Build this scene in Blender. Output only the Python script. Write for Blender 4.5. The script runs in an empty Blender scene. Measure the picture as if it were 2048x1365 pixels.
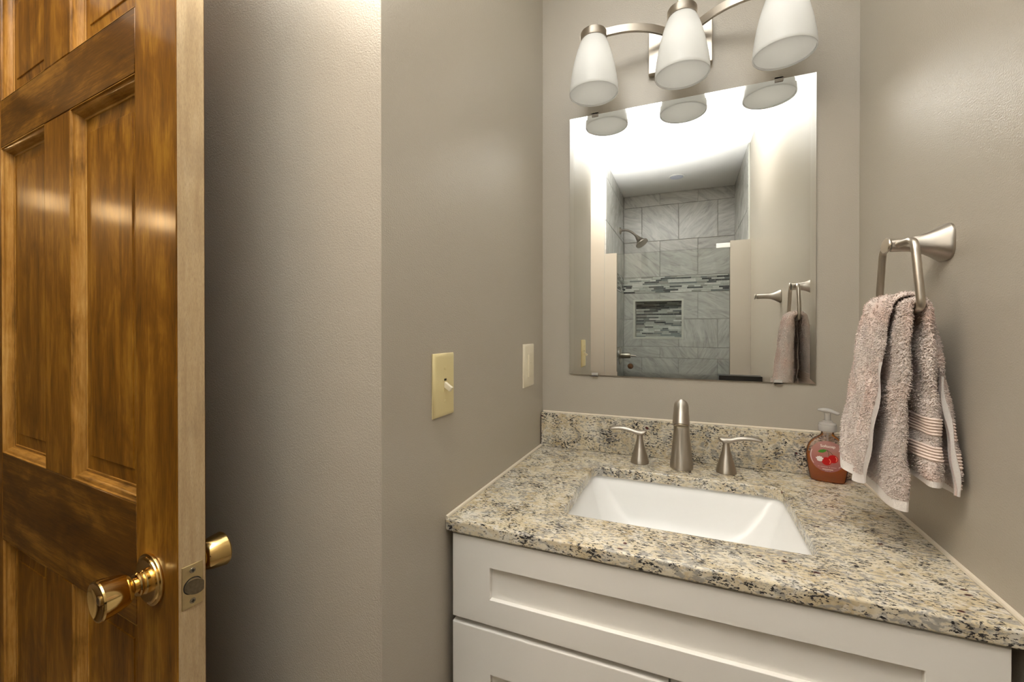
import bpy, bmesh, math, random
from math import sin, cos, pi, radians, sqrt, atan2
from mathutils import Vector, Matrix, Quaternion
import numpy as np

S = bpy.context.scene
COL = S.collection

# ------------------------------------------------------------------ camera
CAM_Y, CAM_Z, F_PX = -1.235, 1.228, 851.87
cd = bpy.data.cameras.new('camera')
cd.sensor_fit = 'HORIZONTAL'
cd.sensor_width = 36.0
cd.lens = F_PX * 36.0 / 2048.0
cd.shift_y = -(682.5 - 663.61) / 2048.0
cd.clip_start = 0.02
cam = bpy.data.objects.new('camera', cd)
COL.objects.link(cam)
cam.location = (0.0, CAM_Y, CAM_Z)
cam.rotation_euler = (pi / 2 - 0.0045, 0.0, 0.3917)
S.camera = cam

# ------------------------------------------------------------------ world, lights, exposure
w = bpy.data.worlds.new('world')
S.world = w
w.use_nodes = True
w.node_tree.nodes['Background'].inputs[0].default_value = (0.9, 0.92, 1.0, 1)
w.node_tree.nodes['Background'].inputs[1].default_value = 0.05

S.view_settings.view_transform = 'Standard'
S.view_settings.look = 'None'
S.view_settings.gamma = 1.0
S.view_settings.use_curve_mapping = False
S.view_settings.exposure = 0.20


def area_light(name, loc, target, size, power, color, size_y=None, spread=180):
    ld = bpy.data.lights.new(name, 'AREA')
    ld.shape = 'RECTANGLE' if size_y else 'DISK'
    ld.size = size
    if size_y:
        ld.size_y = size_y
    ld.energy = power
    ld.color = color
    ld.spread = radians(spread)
    o = bpy.data.objects.new(name, ld)
    COL.objects.link(o)
    o.location = loc
    o.rotation_euler = (Vector(target) - Vector(loc)).to_track_quat('-Z', 'Y').to_euler()
    return o


# the photographer's strobe, bounced off the ceiling just above and behind the camera
area_light('bounce_flash', (-0.28, -1.20, 1.45), (-0.30, -1.23, 2.44), 0.62, 35.0, (1.0, 1.0, 0.985), spread=100)
# warm round ceiling lamp of the entry, between the wooden door and the wing wall
area_light('entry_lamp', (-0.88, -1.24, 2.41), (-0.88, -1.24, 0.0), 0.34, 6.2, (1.0, 0.77, 0.56))
# three bulbs of the fixture in the room beyond the open doorway
for k, yy in enumerate((-1.22, -1.46, -1.70)):
    ld = bpy.data.lights.new('far_bulb', 'POINT')
    ld.energy = (1.0, 1.9, 3.6)[k]
    ld.color = (1.0, 0.66, 0.32)
    ld.shadow_soft_size = 0.045
    o = bpy.data.objects.new('far_bulb', ld)
    COL.objects.link(o)
    o.location = (-3.0, yy, 1.86)

# ------------------------------------------------------------------ node helpers


class NT:
    def __init__(self, name):
        self.m = bpy.data.materials.new(name)
        self.m.use_nodes = True
        self.t = self.m.node_tree
        self.n = self.t.nodes
        self.b = self.n['Principled BSDF']
        self.out = self.n['Material Output']

    def add(self, kind, **kw):
        nd = self.n.new(kind)
        for k, v in kw.items():
            setattr(nd, k, v)
        return nd

    def link(self, a, b):
        self.t.links.new(a, b)

    def coords(self, kind='Object', scale=(1, 1, 1), rot=(0, 0, 0)):
        tc = self.add('ShaderNodeTexCoord')
        mp = self.add('ShaderNodeMapping')
        mp.inputs['Scale'].default_value = scale
        mp.inputs['Rotation'].default_value = rot
        self.link(tc.outputs[kind], mp.inputs['Vector'])
        return mp.outputs['Vector']

    def noise(self, vec, scale, detail=2.0, rough=0.5, dist=0.0):
        nd = self.add('ShaderNodeTexNoise')
        nd.inputs['Scale'].default_value = scale
        nd.inputs['Detail'].default_value = detail
        nd.inputs['Roughness'].default_value = rough
        nd.inputs['Distortion'].default_value = dist
        if vec is not None:
            self.link(vec, nd.inputs['Vector'])
        return nd.outputs['Fac']

    def ramp(self, fac, stops, interp='LINEAR'):
        nd = self.add('ShaderNodeValToRGB')
        cr = nd.color_ramp
        cr.interpolation = interp
        while len(cr.elements) < len(stops):
            cr.elements.new(0.5)
        for e, (p, c) in zip(cr.elements, stops):
            e.position = p
            e.color = (c[0], c[1], c[2], 1) if hasattr(c, '__len__') else (c, c, c, 1)
        self.link(fac, nd.inputs['Fac'])
        return nd.outputs['Color']

    def mix(self, fac, a, b, blend='MIX'):
        nd = self.add('ShaderNodeMix')
        nd.data_type = 'RGBA'
        nd.blend_type = blend
        for sock, v in ((nd.inputs[0], fac), (nd.inputs[6], a), (nd.inputs[7], b)):
            if hasattr(v, 'is_linked'):
                self.link(v, sock)
            elif hasattr(v, '__len__'):
                sock.default_value = (v[0], v[1], v[2], 1)
            else:
                sock.default_value = v
        return nd.outputs[2]

    def math(self, op, a, b=0.0):
        nd = self.add('ShaderNodeMath', operation=op)
        for sock, v in ((nd.inputs[0], a), (nd.inputs[1], b)):
            if hasattr(v, 'is_linked'):
                self.link(v, sock)
            else:
                sock.default_value = v
        return nd.outputs[0]

    def bump(self, height, strength=0.2, dist=0.001):
        nd = self.add('ShaderNodeBump')
        nd.inputs['Strength'].default_value = strength
        nd.inputs['Distance'].default_value = dist
        self.link(height, nd.inputs['Height'])
        self.link(nd.outputs['Normal'], self.b.inputs['Normal'])

    def base(self, v):
        if hasattr(v, 'is_linked'):
            self.link(v, self.b.inputs['Base Color'])
        else:
            self.b.inputs['Base Color'].default_value = (v[0], v[1], v[2], 1)

    def set(self, **kw):
        for k, v in kw.items():
            s = self.b.inputs[k.replace('_', ' ')]
            if hasattr(v, 'is_linked'):
                self.link(v, s)
            else:
                s.default_value = v


def srgb(r, g, b):
    f = lambda c: c / 12.92 if c <= 0.04045 else ((c + 0.055) / 1.055) ** 2.4
    return (f(r / 255), f(g / 255), f(b / 255))


# ------------------------------------------------------------------ materials
def mat_paint(name, col, rough=0.42, bump=0.12, spec=0.5, scale=420):
    t = NT(name)
    v = t.coords()
    big = t.noise(v, 1.6, 2)
    t.base(t.mix(t.ramp(big, [(0.3, 0.0), (0.7, 1.0)]), [c * 0.97 for c in col], [min(1, c * 1.03) for c in col]))
    t.set(Roughness=rough, Specular_IOR_Level=spec)
    t.bump(t.noise(v, scale, 2, 0.55), bump, 0.002)
    return t.m


def mat_simple(name, col, rough=0.4, metal=0.0, spec=0.5, var=0.03, scale=30, bump=0.0, bscale=200):
    t = NT(name)
    v = t.coords()
    n = t.noise(v, scale, 2)
    t.base(t.mix(n, [c * (1 - var) for c in col], [min(1, c * (1 + var)) for c in col]))
    t.set(Roughness=rough, Metallic=metal, Specular_IOR_Level=spec)
    if bump:
        t.bump(t.noise(v, bscale, 2), bump, 0.001)
    return t.m


def mat_nickel(name, col=(0.51, 0.46, 0.395), rough=0.30, stretch=(1, 1, 60)):
    t = NT(name)
    n = t.noise(t.coords(scale=stretch), 9, 1)
    t.base(t.mix(n, [c * 0.98 for c in col], [c * 1.02 for c in col]))
    tg = t.add('ShaderNodeTangent', direction_type='RADIAL', axis='Z')
    t.link(tg.outputs[0], t.b.inputs['Tangent'])
    t.set(Metallic=1.0, Roughness=rough if stretch[2] > 1 else 0.40, Anisotropic=0.0 if stretch[2] > 1 else 0.92, Anisotropic_Rotation=0.25)
    return t.m


def mat_granite():
    t = NT('granite')
    v = t.coords()
    warp = t.add('ShaderNodeTexNoise')
    warp.inputs['Scale'].default_value = 22
    warp.inputs['Detail'].default_value = 3
    t.link(v, warp.inputs['Vector'])
    vm = t.add('ShaderNodeVectorMath', operation='MULTIPLY_ADD')
    t.link(warp.outputs['Color'], vm.inputs[0])
    vm.inputs[1].default_value = (0.016, 0.016, 0.016)
    t.link(v, vm.inputs[2])
    vv = vm.outputs[0]

    def st(sx, sy, sz):
        mp = t.add('ShaderNodeMapping')
        mp.inputs['Scale'].default_value = (sx, sy, sz)
        mp.inputs['Rotation'].default_value = (0, 0, radians(-6))
        t.link(vv, mp.inputs['Vector'])
        return mp.outputs['Vector']
    cream = t.ramp(t.noise(v, 24, 4, 0.62), [(0.28, (0.45, 0.345, 0.20)), (0.42, (0.60, 0.50, 0.335)), (0.56, (0.69, 0.61, 0.455)), (0.74, (0.74, 0.69, 0.59))])
    # pale quartz patches
    c1 = t.mix(t.ramp(t.noise(st(0.8, 1.2, 1.2), 95, 2, 0.5), [(0.53, 0.0), (0.63, 0.6)]), cream, (0.72, 0.69, 0.63))
    # translucent grey grains, gathered in clouds
    gcl = t.noise(v, 13, 3, 0.6)
    gsm = t.math('ADD', t.noise(st(0.6, 1.2, 1.1), 150, 3, 0.62), t.math('MULTIPLY', t.math('SUBTRACT', gcl, 0.5), 0.45))
    c2 = t.mix(t.ramp(gsm, [(0.50, 0.0), (0.60, 0.8)]), c1, (0.30, 0.285, 0.265))
    # black mica flecks, gathered in clusters
    fleck = t.noise(st(0.48, 1.15, 1.0), 330, 4, 0.66)
    clus = t.noise(v, 30, 3, 0.55)
    sm = t.math('ADD', fleck, t.math('MULTIPLY', t.math('SUBTRACT', clus, 0.5), 0.42))
    c3 = t.mix(t.ramp(sm, [(0.562, 0.0), (0.600, 1.0)]), c2, (0.034, 0.032, 0.034))
    # garnets
    vo = t.add('ShaderNodeTexVoronoi')
    vo.inputs['Scale'].default_value = 42
    t.link(st(0.7, 1.1, 1.0), vo.inputs['Vector'])
    d = t.ramp(vo.outputs['Distance'], [(0.10, 1.0), (0.16, 0.0)])
    sel = t.add('ShaderNodeSeparateColor')
    t.link(vo.outputs['Color'], sel.inputs[0])
    pick = t.ramp(sel.outputs[0], [(0.74, 0.0), (0.76, 1.0)])
    c4 = t.mix(t.math('MULTIPLY', d, pick), c3, (0.075, 0.018, 0.018))
    t.base(c4)
    t.set(Roughness=0.17, Specular_IOR_Level=0.36)
    return t.m


def mat_wood(name, along, dark=(0.058, 0.023, 0.004), mid=(0.195, 0.080, 0.008), light=(0.39, 0.192, 0.024), rough=0.42, seed=0.0, coat=0.32):
    t = NT(name)
    sc = {'z': (1, 1, 0.06), 'x': (0.06, 1, 1)}[along]
    v = t.coords(scale=sc)
    oi = t.add('ShaderNodeObjectInfo')
    off = t.add('ShaderNodeVectorMath', operation='ADD')
    t.link(v, off.inputs[0])
    mul = t.math('MULTIPLY', oi.outputs['Random'], 7.0)
    t.link(mul, off.inputs[1])
    vg = off.outputs[0]
    broad = t.noise(vg, 26, 4, 0.62, 0.5)
    fine = t.noise(vg, 420, 3, 0.7)
    blot = t.noise(t.coords(scale=(1.6, 1.0, 0.55) if along == 'z' else (0.6, 1, 1.4)), 11, 4, 0.62, 0.8)
    f = t.math('ADD', t.math('MULTIPLY', broad, 0.56), t.math('ADD', t.math('MULTIPLY', fine, 0.30), t.math('MULTIPLY', blot, 0.56)))
    f = t.math('SUBTRACT', f, 0.21)
    c = t.ramp(f, [(0.30, dark), (0.50, mid), (0.68, light)])
    t.base(c)
    t.set(Roughness=rough, Specular_IOR_Level=0.06, Coat_Weight=coat, Coat_Roughness=0.14)
    t.bump(t.math('ADD', fine, t.math('MULTIPLY', broad, 0.6)), 0.04, 0.0010)
    return t.m


def mat_raw_edge():
    t = NT('raw_edge_wood')
    v = t.coords(scale=(1, 1, 0.10))
    broad = t.noise(v, 75, 5, 0.65, 0.3)
    pores = t.noise(t.coords(scale=(1, 1, 0.10)), 1500, 3, 0.65)
    c = t.ramp(broad, [(0.3, (0.42, 0.285, 0.145)), (0.5, (0.53, 0.38, 0.205)), (0.7, (0.60, 0.45, 0.265))])
    c = t.mix(t.ramp(pores, [(0.36, 0.40), (0.55, 0.0)]), c, (0.28, 0.18, 0.10))
    smudge = t.noise(t.coords(), 11, 3, 0.6)
    c = t.mix(t.ramp(smudge, [(0.52, 0.0), (0.78, 0.4)]), c, (0.22, 0.15, 0.095))
    t.base(c)
    t.set(Roughness=0.6)
    t.bump(pores, 0.25, 0.001)
    return t.m


def mat_tile_marble():
    t = NT('grey_marble_tile')
    tc = t.add('ShaderNodeTexCoord')
    uv = tc.outputs['UV']

    def mp(scale, rot=0.0):
        m = t.add('ShaderNodeMapping')
        m.inputs['Scale'].default_value = scale
        m.inputs['Rotation'].default_value = (0, 0, rot)
        t.link(uv, m.inputs['Vector'])
        return m.outputs['Vector']
    soft = t.noise(mp((1, 3.6, 1)), 5.5, 5, 0.62, 1.1)
    vein = t.noise(mp((0.7, 6, 1)), 6.0, 4, 0.62, 0.9)
    c = t.ramp(soft, [(0.25, (0.33, 0.325, 0.305)), (0.48, (0.47, 0.465, 0.435)), (0.75, (0.60, 0.595, 0.56))])
    c = t.mix(t.ramp(vein, [(0.55, 0.0), (0.75, 0.6)]), c, (0.19, 0.188, 0.175))
    t.base(c)
    t.set(Roughness=0.22)
    return t.m


def mat_attr(name, attr, rough):
    t = NT(name)
    a = t.add('ShaderNodeAttribute')
    a.attribute_name = attr
    v = t.coords()
    t.base(t.mix(t.ramp(t.noise(v, 60, 3), [(0.4, 0.0), (0.7, 0.25)]), a.outputs['Color'], (0.3, 0.3, 0.28)))
    t.set(Roughness=rough)
    return t.m


def mat_clear(name, tint, gloss_rough=0.03, ior=1.45, keep=0.0, body=None):
    """thin clear sheet: lets light straight through, reflects by fresnel"""
    t = NT(name)
    tr = t.add('ShaderNodeBsdfTransparent')
    nz = t.noise(t.coords(), 40, 2)
    t.link(t.mix(nz, [c * 0.985 for c in tint], tint), tr.inputs['Color'])
    gl = t.add('ShaderNodeBsdfGlossy')
    gl.inputs['Roughness'].default_value = gloss_rough
    fr = t.add('ShaderNodeFresnel')
    fr.inputs['IOR'].default_value = ior
    ms = t.add('ShaderNodeMixShader')
    t.link(fr.outputs[0], ms.inputs[0])
    last = tr.outputs[0]
    if body:
        df = t.add('ShaderNodeBsdfTranslucent')
        df.inputs['Color'].default_value = (*body, 1)
        d2 = t.add('ShaderNodeBsdfDiffuse')
        d2.inputs['Color'].default_value = (*body, 1)
        mm = t.add('ShaderNodeMixShader')
        mm.inputs[0].default_value = 0.5
        t.link(df.outputs[0], mm.inputs[1])
        t.link(d2.outputs[0], mm.inputs[2])
        m2 = t.add('ShaderNodeMixShader')
        m2.inputs[0].default_value = keep
        t.link(tr.outputs[0], m2.inputs[1])
        t.link(mm.outputs[0], m2.inputs[2])
        last = m2.outputs[0]
    t.link(last, ms.inputs[1])
    t.link(gl.outputs[0], ms.inputs[2])
    t.link(ms.outputs[0], t.out.inputs['Surface'])
    return t.m


def mat_shade_glass():
    t = NT('frosted_white_glass')
    v = t.coords()
    col = t.mix(t.noise(v, 20, 2), (0.92, 0.92, 0.885), (0.94, 0.94, 0.915))
    df = t.add('ShaderNodeBsdfDiffuse')
    tl = t.add('ShaderNodeBsdfTranslucent')
    gl = t.add('ShaderNodeBsdfGlossy')
    gl.inputs['Roughness'].default_value = 0.32
    t.link(col, df.inputs['Color'])
    t.link(col, tl.inputs['Color'])
    m1 = t.add('ShaderNodeMixShader')
    m1.inputs[0].default_value = 0.5
    t.link(df.outputs[0], m1.inputs[1])
    t.link(tl.outputs[0], m1.inputs[2])
    m2 = t.add('ShaderNodeMixShader')
    fr = t.add('ShaderNodeFresnel')
    fr.inputs['IOR'].default_value = 1.4
    t.link(fr.outputs[0], m2.inputs[0])
    t.link(m1.outputs[0], m2.inputs[1])
    t.link(gl.outputs[0], m2.inputs[2])
    t.link(m2.outputs[0], t.out.inputs['Surface'])
    return t.m


def mat_terry(name, col, pink):
    t = NT(name)
    v = t.coords()
    n = t.noise(v, 11, 3, 0.6)
    fine = t.noise(v, 520, 2)
    c = t.mix(t.ramp(n, [(0.45, 0.0), (0.66, 0.9)]), col, pink)
    c = t.mix(t.ramp(fine, [(0.3, 0.35), (0.55, 0.0)]), c, [k * 0.62 for k in col])
    t.base(c)
    t.set(Roughness=0.95, Specular_IOR_Level=0.1, Sheen_Weight=0.25)
    t.bump(fine, 0.5, 0.002)
    return t.m


M = {}
M['wall'] = mat_paint('greige_wall_paint', (0.460, 0.416, 0.348), 0.27, 0.30)
M['wall_far'] = mat_paint('cream_wall_paint', srgb(150, 136, 116), 0.7, 0.1)
M['ceiling'] = mat_paint('white_ceiling_paint', srgb(238, 237, 233), 0.8, 0.1)
M['floor'] = mat_simple('floor_tile', srgb(126, 112, 97), 0.35, var=0.1, scale=9)
M['granite'] = mat_granite()
M['cab'] = mat_paint('white_cabinet_paint', srgb(243, 239, 232), 0.38, 0.05, scale=220)
M['cab_in'] = mat_simple('cabinet_shadow_side', srgb(60, 54, 46), 0.7)
M['sink'] = mat_simple('white_vitreous_china', srgb(240, 239, 236), 0.22, spec=0.4, var=0.01)
M['nickel'] = mat_nickel('brushed_nickel')
M['nickel_h'] = mat_nickel('brushed_nickel_crosswise', stretch=(60, 1, 1))
M['chrome'] = mat_simple('polished_chrome', (0.75, 0.75, 0.74), 0.08, 1.0)
M['brass'] = mat_simple('polished_brass', (0.76, 0.54, 0.22), 0.10, 1.0, var=0.05)
M['brass_dull'] = mat_simple('dull_brass', (0.60, 0.47, 0.25), 0.32, 1.0, var=0.12, scale=160)
M['steel'] = mat_simple('worn_steel', (0.33, 0.28, 0.20), 0.38, 1.0, var=0.3, scale=300)
M['dark'] = mat_simple('dark_recess', (0.012, 0.010, 0.008), 0.6)
M['wood_z'] = mat_wood('stained_wood_vertical', 'z')
M['wood_x'] = mat_wood('stained_wood_crosswise', 'x', dark=(0.036, 0.016, 0.004), mid=(0.115, 0.048, 0.007), light=(0.29, 0.135, 0.018))
M['wood_m'] = mat_wood('stained_wood_moulding', 'z', mid=(0.36, 0.175, 0.034), light=(0.55, 0.32, 0.095))
M['wood_mx'] = mat_wood('stained_wood_moulding_crosswise', 'x', mid=(0.36, 0.175, 0.034), light=(0.55, 0.32, 0.095))
M['wood_edge'] = mat_raw_edge()
M['ivory'] = mat_simple('ivory_plastic', srgb(226, 210, 158), 0.28, var=0.02)
M['almond'] = mat_simple('almond_plastic', srgb(232, 222, 198), 0.30, var=0.02)
M['caulk'] = mat_simple('caulk', srgb(222, 210, 190), 0.5)
M['shade'] = mat_shade_glass()
M['shade_in'] = mat_simple('frosted_glass_inside', srgb(196, 190, 178), 0.7, var=0.02)
M['mirror'] = mat_simple('silvered_mirror', (0.93, 0.94, 0.93), 0.004, 1.0, var=0.002)
M['mirror_edge'] = mat_simple('mirror_glass_edge', (0.30, 0.36, 0.33), 0.15)
M['tile'] = mat_tile_marble()
M['grout'] = mat_simple('grout', srgb(176, 174, 166), 0.85, bump=0.3)
M['mosaic'] = mat_attr('glass_mosaic', 'tint', 0.1)
M['trimtile'] = mat_simple('pale_tile_trim', srgb(198, 198, 188), 0.3)
M['glass'] = mat_clear('shower_glass', (0.972, 0.988, 0.978))
M['plastic'] = mat_clear('clear_bottle_plastic', (0.99, 0.965, 0.955), 0.10, 1.32, 0.07, (0.95, 0.84, 0.81))
M['soap'] = mat_clear('orange_soap', (1.0, 0.62, 0.32), 0.05, 1.15, 0.55, (1.0, 0.40, 0.05))
M['label'] = mat_clear('pink_label_film', (0.98, 0.76, 0.74), 0.2, 1.1, 0.46, (0.95, 0.52, 0.49))
M['pump'] = mat_clear('frosted_pump_plastic', (0.9, 0.88, 0.85), 0.18, 1.45, 0.62, (0.94, 0.91, 0.87))
M['print_w'] = mat_simple('white_print', srgb(240, 232, 226), 0.5)
M['print_r'] = mat_simple('cherry_red_print', srgb(190, 8, 14), 0.35)
M['print_h'] = mat_simple('cherry_gloss_print', srgb(244, 150, 126), 0.35)
M['print_g'] = mat_simple('leaf_green_print', srgb(66, 132, 36), 0.5, var=0.2, scale=300)
M['print_s'] = mat_simple('stem_print', srgb(66, 78, 44), 0.5)
M['terry'] = mat_terry('pink_grey_terry', srgb(230, 216, 208), srgb(235, 207, 194))
M['terry_flat'] = mat_simple('towel_border_weave', srgb(226, 206, 194), 0.9, var=0.08, scale=500, bump=0.4, bscale=900)
M['weave'] = mat_simple('towel_weave', srgb(236, 228, 222), 0.9, var=0.1, scale=700, bump=0.6, bscale=900)
M['clip'] = mat_simple('clear_clip', (0.50, 0.47, 0.43), 0.25)
M['black'] = mat_simple('black_plastic', (0.012, 0.012, 0.013), 0.35)
M['white'] = mat_simple('white_enamel', srgb(236, 236, 232), 0.3)
M['bronze'] = mat_simple('aged_bronze', (0.22, 0.13, 0.08), 0.35, 1.0)


# ------------------------------------------------------------------ object helpers
def tag(o, label=None, cat=None, group=None, kind=None):
    if label:
        o['label'] = label
    if cat:
        o['category'] = cat
    if group:
        o['group'] = group
    if kind:
        o['kind'] = kind
    return o


def thing(name, label, cat, loc=(0, 0, 0), rotz=0.0, group=None, kind=None):
    o = bpy.data.objects.new(name, None)
    o.empty_display_size = 0.03
    COL.objects.link(o)
    o.location = loc
    o.rotation_euler = (0, 0, rotz)
    return tag(o, label, cat, group, kind)


def origin_of(o):
    v = Vector((0, 0, 0))
    while o is not None:
        v += o.location
        o = o.parent
    return v


def obj(name, V, F, mat, parent=None, world=True, angle=40, mats=None, fmat=None, bev=0.0, bseg=2, smooth=True, wn=False):
    """ONE mesh object. World-space vertices are turned into the parent's space (parents given world verts are only translated)."""
    me = bpy.data.meshes.new(name)
    loc = Vector((0, 0, 0))
    if parent is None and world:
        a = np.array([tuple(v) for v in V])
        c = (a.min(0) + a.max(0)) / 2
        loc = Vector((c[0], c[1], a[:, 2].min()))
    elif world:
        loc = origin_of(parent)
    me.from_pydata([tuple(Vector(v) - loc) for v in V], [], [tuple(f) for f in F])
    for m in (mats or [mat]):
        me.materials.append(m)
    if fmat is not None:
        me.polygons.foreach_set('material_index', fmat)
    bm = bmesh.new()
    bm.from_mesh(me)
    bmesh.ops.remove_doubles(bm, verts=bm.verts, dist=1e-6)
    bmesh.ops.recalc_face_normals(bm, faces=bm.faces)
    if bev:
        es = [e for e in bm.edges if len(e.link_faces) == 2 and e.calc_face_angle(0) > radians(30)]
        bmesh.ops.bevel(bm, geom=es, offset=bev, segments=bseg, affect='EDGES', profile=0.5, clamp_overlap=True)
    bm.to_mesh(me)
    bm.free()
    if smooth:
        me.shade_smooth()
        me.set_sharp_from_angle(angle=radians(angle))
    me.update()
    o = bpy.data.objects.new(name, me)
    COL.objects.link(o)
    if (bev or wn) and smooth:
        o.modifiers.new('even_shading', 'WEIGHTED_NORMAL').keep_sharp = True
    if parent is None:
        if world:
            o.location = loc
    else:
        o.parent = parent
    return o


BOXF = [(0, 3, 2, 1), (4, 5, 6, 7), (0, 1, 5, 4), (1, 2, 6, 5), (2, 3, 7, 6), (3, 0, 4, 7)]


def boxv(x0, x1, y0, y1, z0, z1):
    return [(x0, y0, z0), (x1, y0, z0), (x1, y1, z0), (x0, y1, z0), (x0, y0, z1), (x1, y0, z1), (x1, y1, z1), (x0, y1, z1)]


def box(name, x0, x1, y0, y1, z0, z1, mat, parent=None, bev=0.0, world=True, bseg=2):
    return obj(name, boxv(x0, x1, y0, y1, z0, z1), BOXF, mat, parent, world, bev=bev, bseg=bseg)


class MB:
    def __init__(self):
        self.V, self.F, self.fm = [], [], []

    def add(self, V, F, m=0):
        o = len(self.V)
        self.V += [tuple(v) for v in V]
        self.F += [tuple(i + o for i in f) for f in F]
        self.fm += [m] * len(F)
        return self

    def box(self, x0, x1, y0, y1, z0, z1, m=0):
        return self.add(boxv(x0, x1, y0, y1, z0, z1), BOXF, m)

    def xf(self, M4):
        self.V = [tuple(M4 @ Vector(v)) for v in self.V]
        return self

    def build(self, name, mat, parent=None, mats=None, **kw):
        return obj(name, self.V, self.F, mat, parent, mats=mats, fmat=self.fm if mats else None, **kw)


def lathe(prof, seg=48, cap0=True, cap1=True):
    """profile [(r, z)] round local z"""
    V, F = [], []
    n = len(prof)
    for r, z in prof:
        for k in range(seg):
            a = 2 * pi * k / seg
            V.append((r * cos(a), r * sin(a), z))
    for i in range(n - 1):
        for k in range(seg):
            k2 = (k + 1) % seg
            F.append((i * seg + k, i * seg + k2, (i + 1) * seg + k2, (i + 1) * seg + k))
    if cap0:
        F.append(tuple(range(seg - 1, -1, -1)))
    if cap1:
        F.append(tuple((n - 1) * seg + k for k in range(seg)))
    return V, F


def spline(pts, n):
    """Catmull-Rom through points (tuples of any length)"""
    P = [np.array(p, float) for p in pts]
    P = [2 * P[0] - P[1]] + P + [2 * P[-1] - P[-2]]
    out = []
    segs = len(P) - 3
    for i in range(n):
        t = i / (n - 1) * segs
        k = min(int(t), segs - 1)
        u = t - k
        p0, p1, p2, p3 = P[k:k + 4]
        out.append(0.5 * ((2 * p1) + (-p0 + p2) * u + (2 * p0 - 5 * p1 + 4 * p2 - p3) * u * u + (-p0 + 3 * p1 - 3 * p2 + p3) * u ** 3))
    return out


def tube(path, rad, seg=24, closed=False, caps=True, up=None, flat=None):
    """sweep; rad = number, list, or list of (ra, rb) with ra along 'side' and rb along 'up'"""
    P = [Vector(p) for p in path]
    n = len(P)
    T = []
    for i in range(n):
        if closed:
            d = P[(i + 1) % n] - P[i - 1]
        else:
            d = P[min(i + 1, n - 1)] - P[max(i - 1, 0)]
        T.append(d.normalized())
    u = Vector(up) if up else (Vector((0, 0, 1)) if abs(T[0].z) < 0.9 else Vector((0, 1, 0)))
    V, F = [], []
    for i in range(n):
        s = T[i].cross(u)
        if s.length < 1e-6:
            s = T[i].orthogonal()
        s.normalize()
        if not up:
            u = s.cross(T[i]).normalized()
            uu = u
        else:
            uu = s.cross(T[i]).normalized()
        r = rad[i] if isinstance(rad, (list, tuple)) else rad
        ra, rb = r if isinstance(r, (tuple, list)) else (r, r)
        for k in range(seg):
            a = 2 * pi * k / seg
            V.append(P[i] + s * (ra * cos(a)) + uu * (rb * sin(a)))
    m = n if closed else n - 1
    for i in range(m):
        j = (i + 1) % n
        for k in range(seg):
            k2 = (k + 1) % seg
            F.append((i * seg + k, i * seg + k2, j * seg + k2, j * seg + k))
    if caps and not closed:
        F.append(tuple(range(seg - 1, -1, -1)))
        F.append(tuple((n - 1) * seg + k for k in range(seg)))
    return V, F


def xform(V, M4):
    return [M4 @ Vector(v) for v in V]


def axis_matrix(loc, direction):
    return Matrix.Translation(Vector(loc)) @ Vector(direction).to_track_quat('Z', 'Y').to_matrix().to_4x4()


def bar_sweep(path, wdt, hgt, up=(0, 0, 1), bevel=0.0):
    """rectangular bar along a path; wdt across, hgt along up"""
    P = [Vector(p) for p in path]
    V, F = [], []
    n = len(P)
    for i in range(n):
        t = (P[min(i + 1, n - 1)] - P[max(i - 1, 0)]).normalized()
        s = t.cross(Vector(up)).normalized()
        u = s.cross(t).normalized()
        for a, b in ((-1, -1), (1, -1), (1, 1), (-1, 1)):
            V.append(P[i] + s * (a * wdt / 2) + u * (b * hgt / 2))
    for i in range(n - 1):
        for k in range(4):
            k2 = (k + 1) % 4
            F.append((i * 4 + k, i * 4 + k2, (i + 1) * 4 + k2, (i + 1) * 4 + k))
    F.append((3, 2, 1, 0))
    F.append(tuple((n - 1) * 4 + k for k in range(4)))
    return V, F


def struct(o, label, cat):
    return tag(o, label, cat, kind='structure')


# ------------------------------------------------------------------ room shell
H = 2.44
XR = 0.371                     # right wall
XL0, XL1 = -0.409, -0.4145     # left wall at the back corner and at its outer corner
YC = -0.732                    # outer corner of the left wall
YW = -1.865                    # face of the wing wall beside the shower
YB = -2.78                     # tiled back wall of the shower
XS = -0.545                    # tiled left wall of the shower
XD = -1.42                     # doorway wall

struct(box('floor', -3.5, 0.6, -3.0, 0.5, -0.06, 0.0, M['floor']), 'beige tiled bathroom floor', 'floor')
struct(box('ceiling', -3.5, 0.6, -3.0, 0.5, H, H + 0.06, M['ceiling']), 'flat white ceiling over the bathroom and shower', 'ceiling')
struct(box('wall_back', -0.51, 0.48, 0.0, 0.1, 0, H, M['wall']), 'greige wall behind the mirror and faucet', 'wall')
b = MB()
pl = [(XL0, 0), (XL1, YC), (-1.52, YC), (-1.52, YC + 0.1), (-0.51, YC + 0.1), (-0.51, 0)]
b.add([(x, y, 0) for x, y in pl] + [(x, y, H) for x, y in pl],
      [(5, 4, 3, 2, 1, 0), (6, 7, 8, 9, 10, 11)] + [(k, (k + 1) % 6, 6 + (k + 1) % 6, 6 + k) for k in range(6)])
struct(b.build('wall_left', M['wall'], smooth=False), 'greige wall with the two switches, turning the corner behind the open wooden door', 'wall')
struct(box('wall_right', XR, XR + 0.1, -2.9, 0.0, 0, H, M['wall']), 'greige wall carrying the towel ring and robe hook', 'wall')
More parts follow.
